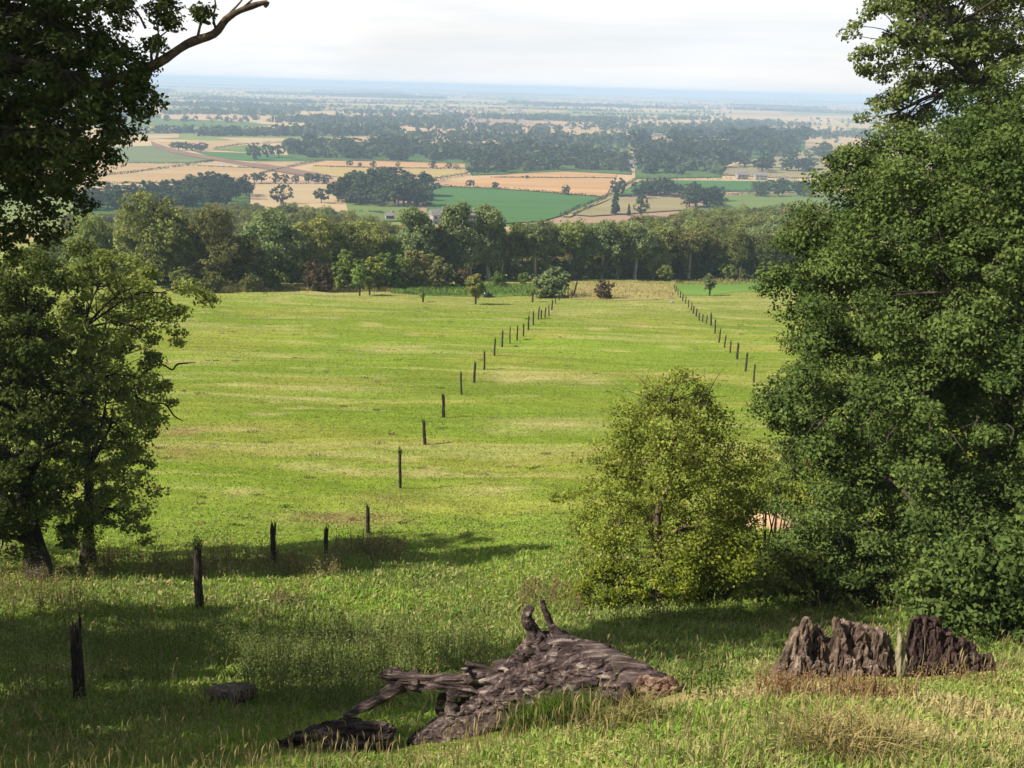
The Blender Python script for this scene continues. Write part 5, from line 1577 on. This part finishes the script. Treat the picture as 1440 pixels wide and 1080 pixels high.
w = bpy.data.worlds.new('World'); S.world = w; w.use_nodes = True
nt = w.node_tree; nt.nodes.clear()
out = nt.nodes.new('ShaderNodeOutputWorld'); bg = nt.nodes.new('ShaderNodeBackground')
sk = nt.nodes.new('ShaderNodeTexSky'); sk.sky_type = 'NISHITA'; sk.sun_disc = False
sk.sun_elevation = SUN_EL; sk.sun_rotation = math.atan2(-sx, -sy) % (2 * math.pi)
sk.altitude = 200; sk.dust_density = 1.5
tc = nt.nodes.new('ShaderNodeTexCoord')
mp = nt.nodes.new('ShaderNodeMapping'); mp.inputs['Scale'].default_value = (2.2, 2.2, 11)
nt.links.new(tc.outputs['Generated'], mp.inputs[0])
nz = nt.nodes.new('ShaderNodeTexNoise'); nz.inputs['Scale'].default_value = 1.3; nz.inputs['Detail'].default_value = 6; nz.inputs['Distortion'].default_value = .3
nt.links.new(mp.outputs[0], nz.inputs[0])
cr = ramp(nt, [(.3, (.8,) * 3), (.6, (1,) * 3)]); nt.links.new(nz.outputs[0], cr.inputs[0])
sp = nt.nodes.new('ShaderNodeSeparateXYZ'); nt.links.new(tc.outputs['Generated'], sp.inputs[0])
mr = nt.nodes.new('ShaderNodeMapRange'); mr.interpolation_type = 'SMOOTHSTEP'; mr.inputs[1].default_value = .16; mr.inputs[2].default_value = .5; mr.inputs[3].default_value = 1; mr.inputs[4].default_value = .12
nt.links.new(sp.outputs[2], mr.inputs[0])
mu = nt.nodes.new('ShaderNodeMath'); mu.operation = 'MULTIPLY'; nt.links.new(cr.outputs[0], mu.inputs[0]); nt.links.new(mr.outputs[0], mu.inputs[1])
mx = nt.nodes.new('ShaderNodeMix'); mx.data_type = 'RGBA'
nt.links.new(mu.outputs[0], mx.inputs[0]); nt.links.new(sk.outputs[0], mx.inputs[6]); mp2 = nt.nodes.new('ShaderNodeMapping'); mp2.inputs['Scale'].default_value = (1.1, 1.1, 14); mp2.inputs['Location'].default_value = (3.1, .4, 0)
nt.links.new(tc.outputs['Generated'], mp2.inputs[0])
nz2 = nt.nodes.new('ShaderNodeTexNoise'); nz2.inputs['Scale'].default_value = 1.6; nz2.inputs['Detail'].default_value = 7; nz2.inputs['Roughness'].default_value = .6; nz2.inputs['Distortion'].default_value = .5
nt.links.new(mp2.outputs[0], nz2.inputs[0])
cl = ramp(nt, [(.36, (.88, .925, .975)), (.5, (.965, .97, .985)), (.62, (1.05, 1.035, 1.015))]); nt.links.new(nz2.outputs[0], cl.inputs[0])
vs_ = nt.nodes.new('ShaderNodeVectorMath'); vs_.operation = 'SCALE'; vs_.inputs['Scale'].default_value = 10.6
nt.links.new(cl.outputs[0], vs_.inputs[0]); nt.links.new(vs_.outputs[0], mx.inputs[7])
nt.links.new(mx.outputs[2], bg.inputs[0]); bg.inputs[1].default_value = .06
nt.links.new(bg.outputs[0], out.inputs[0])

cd = bpy.data.cameras.new('camera'); cd.sensor_width = 36; cd.lens = 36 * FPX / 1440; cd.clip_start = .1; cd.clip_end = 120000
co = bpy.data.objects.new('camera', cd); COL.objects.link(co)
M = Matrix(((RIGHT[0], UP[0], -FWD[0], 0), (RIGHT[1], UP[1], -FWD[1], 0), (RIGHT[2], UP[2], -FWD[2], 0), (0, 0, 0, 1)))
co.matrix_world = M
S.camera = co

S.view_settings.view_transform = 'Standard'; S.view_settings.look = 'None'; S.view_settings.gamma = 1; S.view_settings.exposure = .75
cy = S.cycles
cy.max_bounces = 5; cy.diffuse_bounces = 2; cy.glossy_bounces = 1; cy.transmission_bounces = 3; cy.volume_bounces = 1; cy.transparent_max_bounces = 4
cy.use_denoising = True
try:
    cy.denoiser = 'OPENIMAGEDENOISE'; cy.denoising_input_passes = 'RGB_ALBEDO_NORMAL'
except Exception: pass
